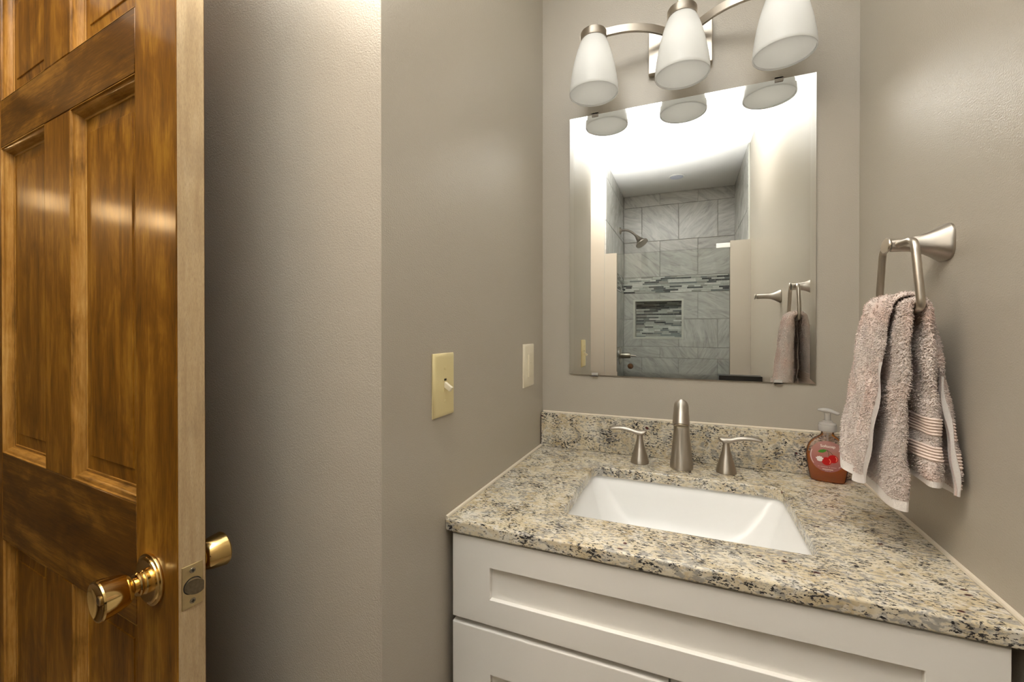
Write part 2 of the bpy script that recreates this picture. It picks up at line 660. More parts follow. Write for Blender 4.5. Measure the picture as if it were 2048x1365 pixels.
# doorway wall and the room beyond it
b = MB()
b.box(XD - 0.1, XD, -0.80, YC, 0, H)
b.box(XD - 0.1, XD, -1.865, -1.60, 0, H)
b.box(XD - 0.1, XD, -1.60, -0.80, 2.05, H)
struct(b.build('wall_entry', M['wall'], smooth=False), 'greige wall pierced by the doorway the wooden door hangs in', 'wall')
struct(box('wall_hall_far', -3.4, -3.3, -2.9, 0.4, 0, H, M['wall_far']), 'cream wall of the room beyond the doorway', 'wall')
struct(box('wall_hall_left', -3.3, -1.52, 0.3, 0.4, 0, H, M['wall_far']), 'cream wall left of the room beyond', 'wall')
struct(box('wall_hall_right', -3.3, -1.52, -2.9, -2.8, 0, H, M['wall_far']), 'cream wall right of the room beyond', 'wall')
struct(box('wall_wing', -1.52, XS - 0.012, -2.88, YW, 0, H, M['wall']), 'warm greige wing wall left of the shower, seen in the mirror', 'wall')


# ------------------------------------------------------------------ tiled shower (seen in the mirror)
def rect_minus(r, holes):
    """split rectangle (x0,x1,z0,z1) around holes"""
    out = [r]
    for hx0, hx1, hz0, hz1 in holes:
        nxt = []
        for x0, x1, z0, z1 in out:
            if hx0 >= x1 or hx1 <= x0 or hz0 >= z1 or hz1 <= z0:
                nxt.append((x0, x1, z0, z1))
                continue
            if z0 < hz0:
                nxt.append((x0, x1, z0, hz0))
            if hz1 < z1:
                nxt.append((x0, x1, hz1, z1))
            a, c = max(z0, hz0), min(z1, hz1)
            if x0 < hx0:
                nxt.append((x0, hx0, a, c))
            if hx1 < x1:
                nxt.append((hx1, x1, a, c))
        out = nxt
    return out


class TileMesh:
    """wall slab plus individual tiles and mosaic chips, one mesh with per-tile UVs and chip colours"""

    def __init__(self):
        self.V, self.F, self.fm, self.uv, self.col = [], [], [], [], []

    def slab(self, x0, x1, y0, y1, z0, z1, m):
        o = len(self.V)
        self.V += boxv(x0, x1, y0, y1, z0, z1)
        for f in BOXF:
            self.F.append(tuple(i + o for i in f))
            self.fm.append(m)
            self.uv += [(0, 0)] * 4
            self.col.append((0.4, 0.4, 0.38))

    def chip(self, frame, a0, a1, z0, z1, d0, d1, m, uvrot=0.0, uvoff=(0, 0), col=(0.4, 0.4, 0.38), bev=0.0015):
        """frame(a, depth, z) -> world; a tile with a small bevelled edge"""
        o = len(self.V)
        b_ = min(bev, (a1 - a0) * 0.3, (z1 - z0) * 0.3)
        out = [(a0, z0), (a1, z0), (a1, z1), (a0, z1)]
        inn = [(a0 + b_, z0 + b_), (a1 - b_, z0 + b_), (a1 - b_, z1 - b_), (a0 + b_, z1 - b_)]
        self.V += [frame(a, d0, z) for a, z in out] + [frame(a, d1 - b_ * 0.5, z) for a, z in out] + [frame(a, d1, z) for a, z in inn]
        P = out + out + inn
        faces = [(8, 9, 10, 11)]
        for k in range(4):
            k2 = (k + 1) % 4
            faces.append((k, k2, 4 + k2, 4 + k))
            faces.append((4 + k, 4 + k2, 8 + k2, 8 + k))
        cs, sn = cos(uvrot), sin(uvrot)
        for f in faces:
            self.F.append(tuple(i + o for i in f))
            self.fm.append(m)
            self.col.append(col)
            for i in f:
                a, z = P[i]
                self.uv.append((cs * a - sn * z + uvoff[0], sn * a + cs * z + uvoff[1]))

    def build(self, name, mats):
        a = np.array(self.V)
        c = (a.min(0) + a.max(0)) / 2
        loc = (c[0], c[1], a[:, 2].min())
        me = bpy.data.meshes.new(name)
        me.from_pydata([tuple(np.array(v) - loc) for v in self.V], [], self.F)
        for m in mats:
            me.materials.append(m)
        me.polygons.foreach_set('material_index', self.fm)
        ul = me.uv_layers.new(name='UVMap')
        ul.data.foreach_set('uv', np.array(self.uv, dtype=np.float32).ravel())
        at = me.attributes.new('tint', 'FLOAT_COLOR', 'FACE')
        at.data.foreach_set('color', np.array([(*k, 1) for k in self.col], dtype=np.float32).ravel())
        me.update()
        bm = bmesh.new()
        bm.from_mesh(me)
        bmesh.ops.recalc_face_normals(bm, faces=bm.faces)
        bm.to_mesh(me)
        bm.free()
        o = bpy.data.objects.new(name, me)
        COL.objects.link(o)
        o.location = loc
        return o


ROWS = [(0.0, 0.36), (0.36, 0.67), (0.67, 0.977), (0.977, 1.075), (1.075, 1.32), (1.32, 1.555), (1.555, 1.70), (1.70, 2.018), (2.018, 2.332), (2.332, H)]
MOSAIC_ROW = 6
NICHE = (-0.447, -0.048, 1.157, 1.487)
TW = 0.309
GREYS = [(0.50, 0.52, 0.48), (0.44, 0.45, 0.41), (0.60, 0.61, 0.57), (0.20, 0.22, 0.22), (0.055, 0.06, 0.065), (0.10, 0.11, 0.11), (0.33, 0.33, 0.30), (0.70, 0.71, 0.67)]


def mosaic(tm, frame, a0, a1, z0, z1, d0, rnd, row_h=0.0145):
    z = z0
    while z < z1 - 0.004:
        zt = min(z + row_h, z1)
        a = a0 - rnd.random() * 0.05
        while a < a1:
            ln = rnd.choice((0.05, 0.075, 0.10, 0.125))
            aa, ab = max(a, a0), min(a + ln, a1)
            if ab - aa > 0.006:
                tm.chip(frame, aa + 0.0008, ab - 0.0008, z + 0.0008, zt - 0.0008, 0.0, d0, 2, col=rnd.choice(GREYS), bev=0.001)
            a += ln
        z = zt


def tile_wall(tm, frame, a0, a1, rnd, holes=(), phase=0.0, rot=None):
    for ri, (z0, z1) in enumerate(ROWS):
        if ri == MOSAIC_ROW:
            mosaic(tm, frame, a0, a1, z0 + 0.002, z1 - 0.002, 0.008, rnd)
            continue
        ph = phase + (0.0 if ri % 2 == 0 else TW / 2)
        k = math.floor((a0 - ph) / TW)
        while True:
            x0 = ph + k * TW
            k += 1
            if x0 >= a1:
                break
            xa, xb = max(x0, a0), min(x0 + TW, a1)
            if xb - xa < 0.004:
                continue
            g = 0.0016
            r = (rot(xa, z0) if rot else 0) + rnd.choice((-0.35, -0.2, 0.15, 0.3)) + (pi / 2 if rnd.random() < 0.18 else 0)
            off = (rnd.random() * 20, rnd.random() * 20)
            for q in rect_minus((xa + g, xb - g, z0 + g, z1 - g), holes):
                if q[1] - q[0] > 0.004 and q[3] - q[2] > 0.004:
                    tm.chip(frame, q[0], q[1], q[2], q[3], 0.0, 0.008, 0, r, off)


rnd = random.Random(11)
# back wall with the niche
tm = TileMesh()
nx0, nx1, nz0, nz1 = NICHE
for q in rect_minus((-0.66, 0.471, 0.0, H), [NICHE]):
    tm.slab(q[0], q[1], YB - 0.1, YB - 0.008, q[2], q[3], 1)
tm.slab(nx0 - 0.02, nx1 + 0.02, YB - 0.12, YB - 0.095, nz0 - 0.02, nz1 + 0.02, 1)
fb = lambda a, d, z: (a, YB - 0.008 + d, z)
tile_wall(tm, fb, XS, XR, rnd, [NICHE], phase=-0.231 - TW / 2, rot=lambda x, z: -0.85 if (x > -0.06 and z < 1.5) else (0.6 if x < -0.2 else -0.5))
mosaic(tm, lambda a, d, z: (a, YB - 0.095 + d, z), nx0, nx1, nz0, nz1, 0.006, rnd)
# pale bullnose round the niche
for q in ((nx0 - 0.012, nx0 + 0.004, nz0 - 0.012, nz1 + 0.012), (nx1 - 0.004, nx1 + 0.012, nz0 - 0.012, nz1 + 0.012), (nx0, nx1, nz0 - 0.012, nz0 + 0.004), (nx0, nx1, nz1 - 0.004, nz1 + 0.012)):
    tm.slab(q[0], q[1], YB - 0.094, YB + 0.003, q[2], q[3], 3)
TM = [M['tile'], M['grout'], M['mosaic'], M['trimtile']]
struct(tm.build('wall_shower_back', TM), 'grey marble tiled shower wall with a mosaic band and recessed niche', 'wall')
# left wall of the shower
tm = TileMesh()
tm.slab(XS - 0.0118, XS - 0.008, YB, YW - 0.002, 0, H, 1)
fl = lambda a, d, z: (XS - 0.008 + d, a, z)
tile_wall(tm, fl, YB + 0.002, YW - 0.004, rnd, phase=0.1, rot=lambda a, z: 1.2)
struct(tm.build('wall_shower_left', TM), 'grey tiled shower side wall with the shower head', 'wall')
# right wall of the shower
tm = TileMesh()
tm.slab(XR - 0.004, XR - 0.0002, YB, -1.925, 0, H, 1)
fr_ = lambda a, d, z: (XR - 0.004 - d, a, z)
tile_wall(tm, fr_, YB + 0.002, -1.927, rnd, phase=0.03, rot=lambda a, z: -0.9)
struct(tm.build('wall_shower_right', TM), 'grey tiled shower side wall opposite the shower head', 'wall')
struct(box('wall_partition', 0.252, XR - 0.0005, -1.915, -1.87, 0, 1.806, M['wall']), 'narrow part-height beige partition right of the shower glass', 'wall')
struct(box('trim_1', XS - 0.011, -0.470, -1.90, -1.868, 0, 1.774, M['wall']), 'narrow beige jamb strip left of the shower glass', 'trim')
struct(box('trim_2', XR - 0.009, XR - 0.0005, -1.925, -1.917, 0, H, M['trimtile'], bev=0.001), 'pale edge strip where the shower tile meets the painted wall', 'trim')

# shower glass door
gd = thing('shower_door', 'clear glass shower door with a white rail and round bronze knob', 'shower door', (-0.11, -1.882, 0.02))
box('pane', -0.470, 0.2515, -1.886, -1.878, 0.02, 1.768, M['glass'], gd, bev=0.001)
box('top_rail', 0.170, 0.2515, -1.876, -1.862, 1.762, 1.792, M['white'], gd, bev=0.002)
V, F = lathe([(0.006, 0), (0.006, 0.012), (0.017, 0.016), (0.020, 0.026), (0.017, 0.034), (0.0, 0.036)], 32, cap1=False)
obj('knob', xform(V, axis_matrix((-0.372, -1.878, 0.972), (0, 1, 0))), F, M['bronze'], gd)

# shower head on the tiled side wall
sh = thing('shower_fixture', 'brushed nickel shower head on a bent arm on the tiled wall', 'shower head', (XS, -2.55, 2.085))
V, F = lathe([(0.030, 0), (0.030, 0.004), (0.022, 0.012), (0.012, 0.016)], 32)
obj('flange', xform(V, axis_matrix((XS, -2.55, 2.085), (1, 0, 0))), F, M['nickel'], sh)
arm = spline([(XS, -2.55, 2.085), (XS + 0.05, -2.545, 2.085), (XS + 0.10, -2.53, 2.06), (XS + 0.145, -2.51, 2.015)], 20)
V, F = tube(arm, 0.0095, 16)
obj('arm', V, F, M['nickel'], sh)
V, F = lathe([(0.012, 0), (0.013, 0.012), (0.018, 0.022), (0.022, 0.045), (0.040, 0.075), (0.052, 0.085), (0.053, 0.094), (0.047, 0.096)], 40)
obj('head', xform(V, axis_matrix((XS + 0.138, -2.512, 2.024), (0.55, 0.22, -0.80))), F, M['nickel'], sh)
sv = thing('shower_valve', 'brushed nickel lever valve on the tiled wall below the shower head', 'shower valve', (XS, -2.55, 1.005))
V, F = lathe([(0.075, 0), (0.075, 0.004), (0.06, 0.010), (0.03, 0.014)], 40)
obj('escutcheon', xform(V, axis_matrix((XS, -2.55, 1.005), (1, 0, 0))), F, M['nickel'], sv)
V, F = lathe([(0.024, 0.012), (0.026, 0.03), (0.024, 0.085), (0.020, 0.09)], 32)
obj('hub', xform(V, axis_matrix((XS, -2.55, 1.005), (1, 0, 0))), F, M['nickel'], sv)
V, F = tube([(XS + 0.088, -2.55, 1.005), (XS + 0.11, -2.55, 1.004), (XS + 0.135, -2.55, 1.002)], [0.008, 0.0065, 0.005], 14)
obj('lever', V, F, M['nickel'], sv)

# flat recessed light in the shower ceiling
cl = thing('ceiling_light', 'small round recessed light in the white ceiling over the shower', 'light', (-0.085, -2.39, H))
V, F = lathe([(0.062, -0.001), (0.062, -0.005), (0.052, -0.008), (0.048, -0.004)], 48)
obj('trim_ring', [(x - 0.085, y - 2.39, z + H) for x, y, z in V], F, M['ceiling'], cl)
V, F = lathe([(0.048, -0.003), (0.048, -0.0085), (0.0, -0.0095)], 48, cap1=False)
obj('lens', [(x - 0.085, y - 2.39, z + H) for x, y, z in V], F, mat_simple('frosted_lens', srgb(208, 212, 226), 0.4), cl)

# black ledge glimpsed at the bottom of the mirror
bs = thing('storage_box', 'small black box on the right wall, glimpsed along the bottom edge of the mirror', 'box', (XR, -1.42, 0.80))
box('body', 0.160, XR - 0.0005, -1.48, -1.38, 0.80, 0.955, M['black'], bs, bev=0.003)
box('lid', 0.157, XR - 0.0005, -1.483, -1.377, 0.957, 0.974, M['black'], bs, bev=0.003)

# ------------------------------------------------------------------ six panel wooden door
DT = 0.0345
DE = Vector((-0.6192, -0.887, 0.012))
dh = Vector((-0.99675, 0.080547, 0))
door = thing('door_1', 'glossy stained six panel wooden door standing open at the left', 'door', DE, atan2(dh.y, dh.x), kind='structure')
DW, DH = 0.762, 2.02
ST, P1, P2, MU = 0.1095, 0.331, 0.4395, 0.6635     # latch stile, first panel end, mullion end, second panel end
ROWZ = [(0.205, 0.792), (0.967, 1.582), (1.676, 1.905)]   # panel openings above the door's bottom edge


def dpart(name, x0, x1, z0, z1, mat, edge=False, parent=door):
    V = boxv(x0, x1, -DT, 0.0, z0, z1)
    o = obj(name, V, BOXF, mat, parent, world=False, bev=0.0012, bseg=1, mats=[mat, M['wood_edge']])
    if edge:
        for p in o.data.polygons:
            if p.normal.x < -0.9:
                p.material_index = 1
    return o


dpart('stile', 0.0, ST, 0.0, DH, M['wood_z'], edge=True)
dpart('stile', MU, DW, 0.0, DH, M['wood_z'])
e_ = 0.0003
dpart('bottom_rail', ST + e_, MU - e_, 0.0, ROWZ[0][0], M['wood_x'])
dpart('lock_rail', ST + e_, MU - e_, ROWZ[0][1], ROWZ[1][0], M['wood_x'])
dpart('frieze_rail', ST + e_, MU - e_, ROWZ[1][1], ROWZ[2][0], M['wood_x'])
dpart('top_rail', ST + e_, MU - e_, ROWZ[2][1], DH, M['wood_x'])
for z0, z1 in ROWZ:
    dpart('mullion', P1, P2, z0 + e_, z1 - e_, M['wood_z'])


def ring_loft(rings, close_last=True):
    """rings of 4 corner points"""
    V, F = [], []
    for r in rings:
        V += r
    for i in range(len(rings) - 1):
        for k in range(4):
            k2 = (k + 1) % 4
            F.append((i * 4 + k, i * 4 + k2, (i + 1) * 4 + k2, (i + 1) * 4 + k))
    if close_last:
        F.append(tuple((len(rings) - 1) * 4 + k for k in range(4)))
    return V, F


def rect_ring(x0, x1, z0, z1, inset, y):
    return [(x0 + inset, y, z0 + inset), (x1 - inset, y, z0 + inset), (x1 - inset, y, z1 - inset), (x0 + inset, y, z1 - inset)]


MOULD = [(0.0, -0.0002), (0.0010, -0.0004), (0.0016, -0.0032), (0.0040, -0.0040), (0.0068, -0.0062), (0.0088, -0.0092), (0.0100, -0.0122), (0.0104, -0.0142), (0.0110, -0.0150), (0.0132, -0.0140), (0.0152, -0.0144), (0.0160, -0.0160), (0.0165, -0.0168)]
for z0, z1 in ROWZ:
    for x0, x1 in ((ST, P1), (P2, MU)):
        for side in (1, -1):
            prof = MOULD if side == 1 else [(i_, -DT - y_) for i_, y_ in MOULD]
            pm, pf = [], []
            V, F = ring_loft([rect_ring(x0 + e_, x1 - e_, z0 + e_, z1 - e_, i_, y_) for i_, y_ in prof], False)
            # upright faces take upright grain, crosswise faces crosswise grain
            fm = [0 if (f_ % 4) in (1, 3) else 1 for f_ in range(len(F))]
            if side == 1:
                mo = obj('moulding', V, F, None, door, world=False, mats=[M['wood_m'], M['wood_mx']], fmat=fm, angle=50)
                mo_front = mo
            else:
                obj('moulding', V, F, None, door, world=False, mats=[M['wood_m'], M['wood_mx']], fmat=fm, angle=50)
        fr = [(0.0160, -0.0158), (0.0400, -0.0138), (0.0406, -0.0124), (0.0415, -0.0122)]
        rings = [rect_ring(x0, x1, z0, z1, i_, -DT - y_) for i_, y_ in reversed(fr)] + [rect_ring(x0, x1, z0, z1, i_, y_) for i_, y_ in fr]
        V, F = ring_loft(rings, True)
        F.append((3, 2, 1, 0))
        obj('raised_panel', V, F, M['wood_z'], door, world=False, angle=12)

# knob set: axis is the door's local y
KX, KZ = 0.0672, 0.883 - DE.z
ROSE = [(0.0, 0.0), (0.0350, 0.0), (0.0354, 0.0018), (0.0348, 0.0038), (0.0325, 0.0048), (0.0312, 0.0046), (0.0306, 0.0062), (0.0280, 0.0074), (0.0255, 0.0070), (0.0160, 0.0062), (0.0162, 0.0098), (0.0150, 0.0112), (0.0140, 0.0120), (0.0156, 0.0135), (0.0158, 0.0162), (0.0145, 0.0178), (0.0118, 0.0184), (0.0, 0.0184)]
KNOB = [(0.0, 0.0178), (0.0095, 0.0178), (0.0100, 0.0235), (0.0102, 0.0245), (0.0158, 0.0248), (0.0186, 0.0268), (0.0212, 0.0325), (0.0232, 0.0400), (0.0246, 0.0475), (0.0254, 0.0540), (0.0258, 0.0565), (0.0250, 0.0585), (0.0234, 0.0588), (0.0224, 0.0580), (0.0170, 0.0552), (0.0070, 0.0530), (0.0, 0.0528)]
CYL = [(0.0, 0.0528), (0.0062, 0.0528), (0.0062, 0.0556), (0.0052, 0.0564), (0.0, 0.0564)]
for sgn, nm in ((1, 'front'), (-1, 'back')):
    base = (KX, 0.0 if sgn == 1 else -DT, KZ)
    A = axis_matrix(base, (0, sgn, 0))
    kn = bpy.data.objects.new('door_knob', None)
    COL.objects.link(kn)
    kn.parent = door
    for pn, pr, mt in (('rose', ROSE, M['brass']), ('knob', KNOB, M['brass']), ('lock_cylinder', CYL, M['brass_dull'])):
        V, F = lathe(pr, 64, cap0=False, cap1=False)
        obj(pn, xform(V, A), F, mt, kn, world=False, angle=30)
    if sgn == 1:
        kh = MB().box(KX - 0.0006, KX + 0.0006, 0.0561, 0.0566, KZ - 0.0035, KZ + 0.0035).build('keyhole', M['dark'], kn, world=False)
# latch plate let into the edge (local x = 0 face)
lp = bpy.data.objects.new('latch', None)
COL.objects.link(lp)
lp.parent = door
PY0, PY1, PZ0, PZ1 = -DT / 2 - 0.0127, -DT / 2 + 0.0127, KZ - 0.0285, KZ + 0.0285
obj('latch_plate', boxv(-0.0012, 0.001, PY0, PY1, PZ0, PZ1), BOXF, M['brass_dull'], lp, world=False, bev=0.0004, bseg=1)
for zz in (KZ - 0.0205, KZ + 0.0205):
    V, F = lathe([(0.0, 0), (0.0037, 0), (0.0034, 0.0007), (0.0, 0.0010)], 24, False, False)
    sc_ = obj('screw', xform(V, axis_matrix((-0.0012, -DT / 2, zz), (-1, 0, 0))), F, M['steel'], lp, world=False)
    q = MB()
    q.box(-0.0024, -0.0017, -DT / 2 - 0.0021, -DT / 2 + 0.0021, zz - 0.0005, zz + 0.0005)
    q.box(-0.0024, -0.0017, -DT / 2 - 0.0005, -DT / 2 + 0.0005, zz - 0.0021, zz + 0.0021)
    q.build('screw_cross', M['dark'], lp, world=False)
V, F = lathe([(0.0113, 0.0), (0.0113, 0.0003)], 40)
obj('bolt_hole', xform(V, axis_matrix((-0.0012, -DT / 2 , KZ), (-1, 0, 0))), F, M['dark'], lp, world=False)
# spring bolt: half round, sloping back to the rear face
bv, bf = [], []
nb = 40
for k in range(nb):
    a = 2 * pi * k / nb
    bv.append((-0.0012, -DT / 2 + max(0.0102 * cos(a), -0.0086), KZ + 0.0102 * sin(a)))
for (x_, y_, z_) in list(bv):
    bv.append((-0.0016 - 0.0105 * (0.0102 - (y_ + DT / 2)) / 0.0188, y_, z_))
for k in range(nb):
    k2 = (k + 1) % nb
    bf.append((k, k2, nb + k2, nb + k))
bf.append(tuple(range(nb - 1, -1, -1)))
bf.append(tuple(nb + k for k in range(nb)))
obj('latch_bolt', bv, bf, M['steel'], lp, world=False)

# ------------------------------------------------------------------ vanity
CZ = 0.88          # counter top
YF = -0.5580       # front edge of the stone
van = thing('vanity_cabinet', 'white shaker bathroom vanity cabinet under the granite counter', 'cabinet', (-0.022, -0.28, 0.0))
VX0, VX1 = -0.3985, 0.350
b = MB()
b.box(VX0, VX0 + 0.018, -0.531, -0.002, 0.10, 0.856)
b.box(VX1 - 0.018, VX1, -0.531, -0.002, 0.10, 0.856)
b.box(VX0 + 0.018, VX1 - 0.018, -0.531, -0.002, 0.10, 0.118)
b.box(VX0 + 0.018, VX1 - 0.018, -0.020, -0.002, 0.118, 0.856)
b.box(VX0 + 0.018, VX1 - 0.018, -0.531, -0.504, 0.66, 0.72)
b.box(VX0 + 0.018, VX1 - 0.018, -0.531, -0.504, 0.83, 0.856)
b.build('carcass', M['cab'], van, smooth=False)
box('toe_kick', VX0 + 0.01, VX1 - 0.01, -0.46, -0.445, 0.0, 0.10, M['cab'], van)


def shaker(name, x0, x1, z0, z1, sl, sr, zt, zb, parent, yf=-0.5530, yb=-0.5325, rec=0.0085):
    ix0, ix1, iz0, iz1 = x0 + sl, x1 - sr, z0 + zb, z1 - zt
    e = 0.0022

    def rr(a0, a1, c0, c1, y):
        return [(a0, y, c0), (a1, y, c0), (a1, y, c1), (a0, y, c1)]
    rings = [rr(x0, x1, z0, z1, yb), rr(x0, x1, z0, z1, yf + e), rr(x0 + 0.0006, x1 - 0.0006, z0 + 0.0006, z1 - 0.0006, yf + e * 0.35), rr(x0 + e, x1 - e, z0 + e, z1 - e, yf), rr(ix0 - 0.0006, ix1 + 0.0006, iz0 - 0.0006, iz1 + 0.0006, yf), rr(ix0, ix1, iz0, iz1, yf + 0.0006), rr(ix0, ix1, iz0, iz1, yf + rec)]
    V, F = ring_loft(rings, True)
    F.append((3, 2, 1, 0))
    return obj(name, V, F, M['cab'], parent, angle=35, wn=True)


shaker('drawer_front', -0.4005, 0.3515, 0.7010, 0.8535, 0.0760, 0.079, 0.0495, 0.0465, van)
shaker('door', -0.4005, -0.0265, 0.105, 0.6910, 0.0765, 0.0765, 0.077, 0.077, van)
shaker('door', -0.0235, 0.3515, 0.105, 0.6910, 0.0765, 0.0765, 0.077, 0.077, van)

# granite top with the sink cut-out
SX0, SX1, SY0, SY1, SR = -0.2225, 0.1895, -0.4510, -0.1500, 0.022


def rrect(x0, x1, y0, y1, r, n=8):
    pts = []
    for cx_, cy_, a0 in ((x1 - r, y1 - r, 0), (x0 + r, y1 - r, pi / 2), (x0 + r, y0 + r, pi), (x1 - r, y0 + r, 3 * pi / 2)):
        for k in range(n + 1):
            a = a0 + (pi / 2) * k / n
            pts.append((cx_ + r * cos(a), cy_ + r * sin(a)))
    return pts


def slab_with_hole(outer, hole, z0, z1, ease):
    """stone slab, eased upper edges, hole through"""
    bm = bmesh.new()

    def loop(pts, z):
        return [bm.verts.new((x, y, z)) for x, y in pts]

    def bridge(A, B):
        n = len(A)
        for i in range(n):
            j = (i + 1) % n
            bm.faces.new((A[i], A[j], B[j], B[i]))
    oT, oB = loop(outer, z1), loop(outer, z0)
    hT, hB = loop(hole, z1), loop(hole, z0)
    bridge(oT, oB)
    bridge(hT, hB)
    for A, B in ((oT, hT), (oB, hB)):
        es = []
        for L in (A, B):
            for i in range(len(L)):
                es.append(bm.edges.get((L[i], L[(i + 1) % len(L)])))
        bmesh.ops.triangle_fill(bm, edges=es, use_beauty=True)
    bmesh.ops.recalc_face_normals(bm, faces=bm.faces)
    eset = []
    for L in (oT, hT, oB):
        for i in range(len(L)):
            ed = bm.edges.get((L[i], L[(i + 1) % len(L)]))
            if ed:
                eset.append(ed)
    bmesh.ops.bevel(bm, geom=eset, offset=ease, segments=3, affect='EDGES', profile=0.5)
    bm.verts.index_update()
    V = [tuple(v.co) for v in bm.verts]
    F = [tuple(v.index for v in f.verts) for f in bm.faces]
    bm.free()
    return V, F


def xl_at(y):
    return XL0 + (XL1 - XL0) * (y / YC)


V, F = slab_with_hole([(xl_at(-0.002) + 0.003, -0.002), (xl_at(YF) + 0.002, YF), (XR - 0.003, YF), (XR - 0.003, -0.002)], rrect(SX0, SX1, SY0, SY1, SR), CZ - 0.0235, CZ, 0.004)
tag(obj('countertop', V, F, M['granite'], angle=50, wn=True), 'speckled cream and black granite counter top with a sink cut-out', 'countertop')
tag(box('backsplash', XL0 + 0.003, XR - 0.003, -0.0225, -0.0012, CZ + 0.0004, 0.9795, M['granite'], bev=0.0015), 'low granite backsplash strip against the wall behind the faucet', 'backsplash')
# caulk beads
V, F = tube([(XL0 + 0.003, -0.0012, 0.9800), (XR - 0.003, -0.0012, 0.9800)], 0.0032, 8)
struct(obj('trim_3', V, F, M['caulk']), 'pale caulk bead along the top of the backsplash', 'trim')
V, F = tube([(xl_at(-0.02) + 0.001, -0.02, CZ + 0.0006), (xl_at(YF) + 0.001, YF + 0.002, CZ + 0.0006)], 0.0042, 8)
struct(obj('trim_4', V, F, M['caulk']), 'pale caulk bead between the counter and the left wall', 'trim')
V, F = tube([(XR - 0.0012, -0.02, CZ + 0.0006), (XR - 0.0012, YF + 0.002, CZ + 0.0006)], 0.0042, 8)
struct(obj('trim_5', V, F, M['caulk']), 'pale caulk bead between the counter and the right wall', 'trim')

# undermount sink
sk = thing('sink', 'white rectangular undermount sink basin set under the granite', 'sink', ((SX0 + SX1) / 2, (SY0 + SY1) / 2, 0.70))
rings = []
zr = CZ - 0.0238
prof = [(-0.012, zr), (-0.004, zr), (-0.004, zr - 0.006), (0.000, zr - 0.012), (0.010, zr - 0.035), (0.026, zr - 0.075), (0.045, zr - 0.105), (0.070, zr - 0.122), (0.100, zr - 0.130), (0.128, zr - 0.134)]
cxs, cys = (SX0 + SX1) / 2, (SY0 + SY1) / 2
V, F = [], []
for ins, z in prof:
    r = min(0.030 + max(0, ins) * 0.8, 0.11)
    hx, hy = (SX1 - SX0) / 2 - ins * 1.25, (SY1 - SY0) / 2 - ins
    r = min(r, hx - 0.001, hy - 0.001)
    V += [(x, y, z) for x, y in rrect(cxs - hx, cxs + hx, cys - hy, cys + hy, max(r, 0.006), 10)]
nr = 44
for i in range(len(prof) - 1):
    for k in range(nr):
        k2 = (k + 1) % nr
        F.append((i * nr + k, i * nr + k2, (i + 1) * nr + k2, (i + 1) * nr + k))
F.append(tuple((len(prof) - 1) * nr + k for k in range(nr)))
ba = obj('basin', V, F, M['sink'], sk, angle=60)
sm_ = ba.modifiers.new('thickness', 'SOLIDIFY')
sm_.thickness = 0.007
sm_.offset = -1.0
V, F = lathe([(0.0, -0.004), (0.012, -0.004), (0.014, 0.0005), (0.022, 0.0012), (0.0225, 0.0)], 36, False, False)
obj('drain', [(x + cxs, y + cys, z + zr - 0.1335) for x, y, z in V], F, M['chrome'], sk)

# faucet
SPX, SPY = -0.0145, -0.083
sp = thing('faucet_spout', 'tall tapered brushed nickel faucet spout behind the sink', 'faucet', (SPX, SPY, CZ))
path = spline([(0, 0.0, 0.0271), (0, 0.012, 0.0268), (0, 0.05, 0.0228), (-0.002, 0.095, 0.0188), (-0.012, 0.132, 0.0172), (-0.033, 0.1585, 0.0166), (-0.055, 0.160, 0.0168), (-0.073, 0.146, 0.0178), (-0.084, 0.124, 0.0190)], 70)
V, F = tube([(SPX, SPY + p[0], CZ + 0.0005 + p[1]) for p in path], [p[2] for p in path], 40, up=(1, 0, 0))
obj('body', V, F, M['nickel_h'], sp, angle=50)
dv = Vector((0, path[-1][0] - path[-3][0], path[-1][1] - path[-3][1])).normalized()
tip = Vector((SPX, SPY + path[-1][0], CZ + path[-1][1] + 0.0005))
V, F = lathe([(0.0165, -0.002), (0.0168, 0.002), (0.0150, 0.0032), (0.0125, 0.0010), (0.0, 0.0010)], 32, True, False)
obj('aerator', xform(V, axis_matrix(tip, dv)), F, M['steel'], sp)


def handle(hx, hy, sgn, label):
    h = thing('lever_tap', label, 'tap', (hx, hy, CZ), group='lever taps beside the spout')
    V, F = lathe([(0.0, 0.0005), (0.0226, 0.0005), (0.0229, 0.003), (0.0216, 0.010), (0.0178, 0.024), (0.0138, 0.038), (0.0100, 0.052), (0.0078, 0.063), (0.0074, 0.070), (0.0084, 0.076), (0.0, 0.077)], 40, False, False)
    obj('base', [(x + hx, y + hy, z + CZ) for x, y, z in V], F, M['nickel_h'], h)
    pts = spline([(-0.0165, 0.0835, 0.0030, 0.0015), (-0.0145, 0.0820, 0.0076, 0.0038), (-0.005, 0.0785, 0.0112, 0.0066), (0.008, 0.0790, 0.0100, 0.0066), (0.024, 0.0835, 0.0080, 0.0056), (0.045, 0.0868, 0.0076, 0.0052), (0.062, 0.0862, 0.0080, 0.0052), (0.074, 0.0842, 0.0078, 0.0048), (0.0770, 0.0836, 0.0056, 0.0030)], 44)
    V, F = tube([(hx + sgn * p[0], hy, CZ + p[1]) for p in pts], [(p[2], p[3]) for p in pts], 24, up=(0, 0, 1))
    obj('lever', V, F, M['nickel_h'], h, angle=50)
    return h


handle(-0.1160, -0.078, -1, 'brushed nickel lever tap between the spout and the switch wall, beside the sink')
handle(0.0866, -0.078, 1, 'brushed nickel lever tap between the spout and the soap bottle, beside the sink')

# ------------------------------------------------------------------ wall mirror
mr = thing('wall_mirror', 'frameless rectangular mirror hung on the wall above the faucet', 'mirror', (-0.019, 0, 1.0975))
X0, X1, Z0, Z1 = -0.3233, 0.2853, 1.0970, 1.8485
bw = 0.012


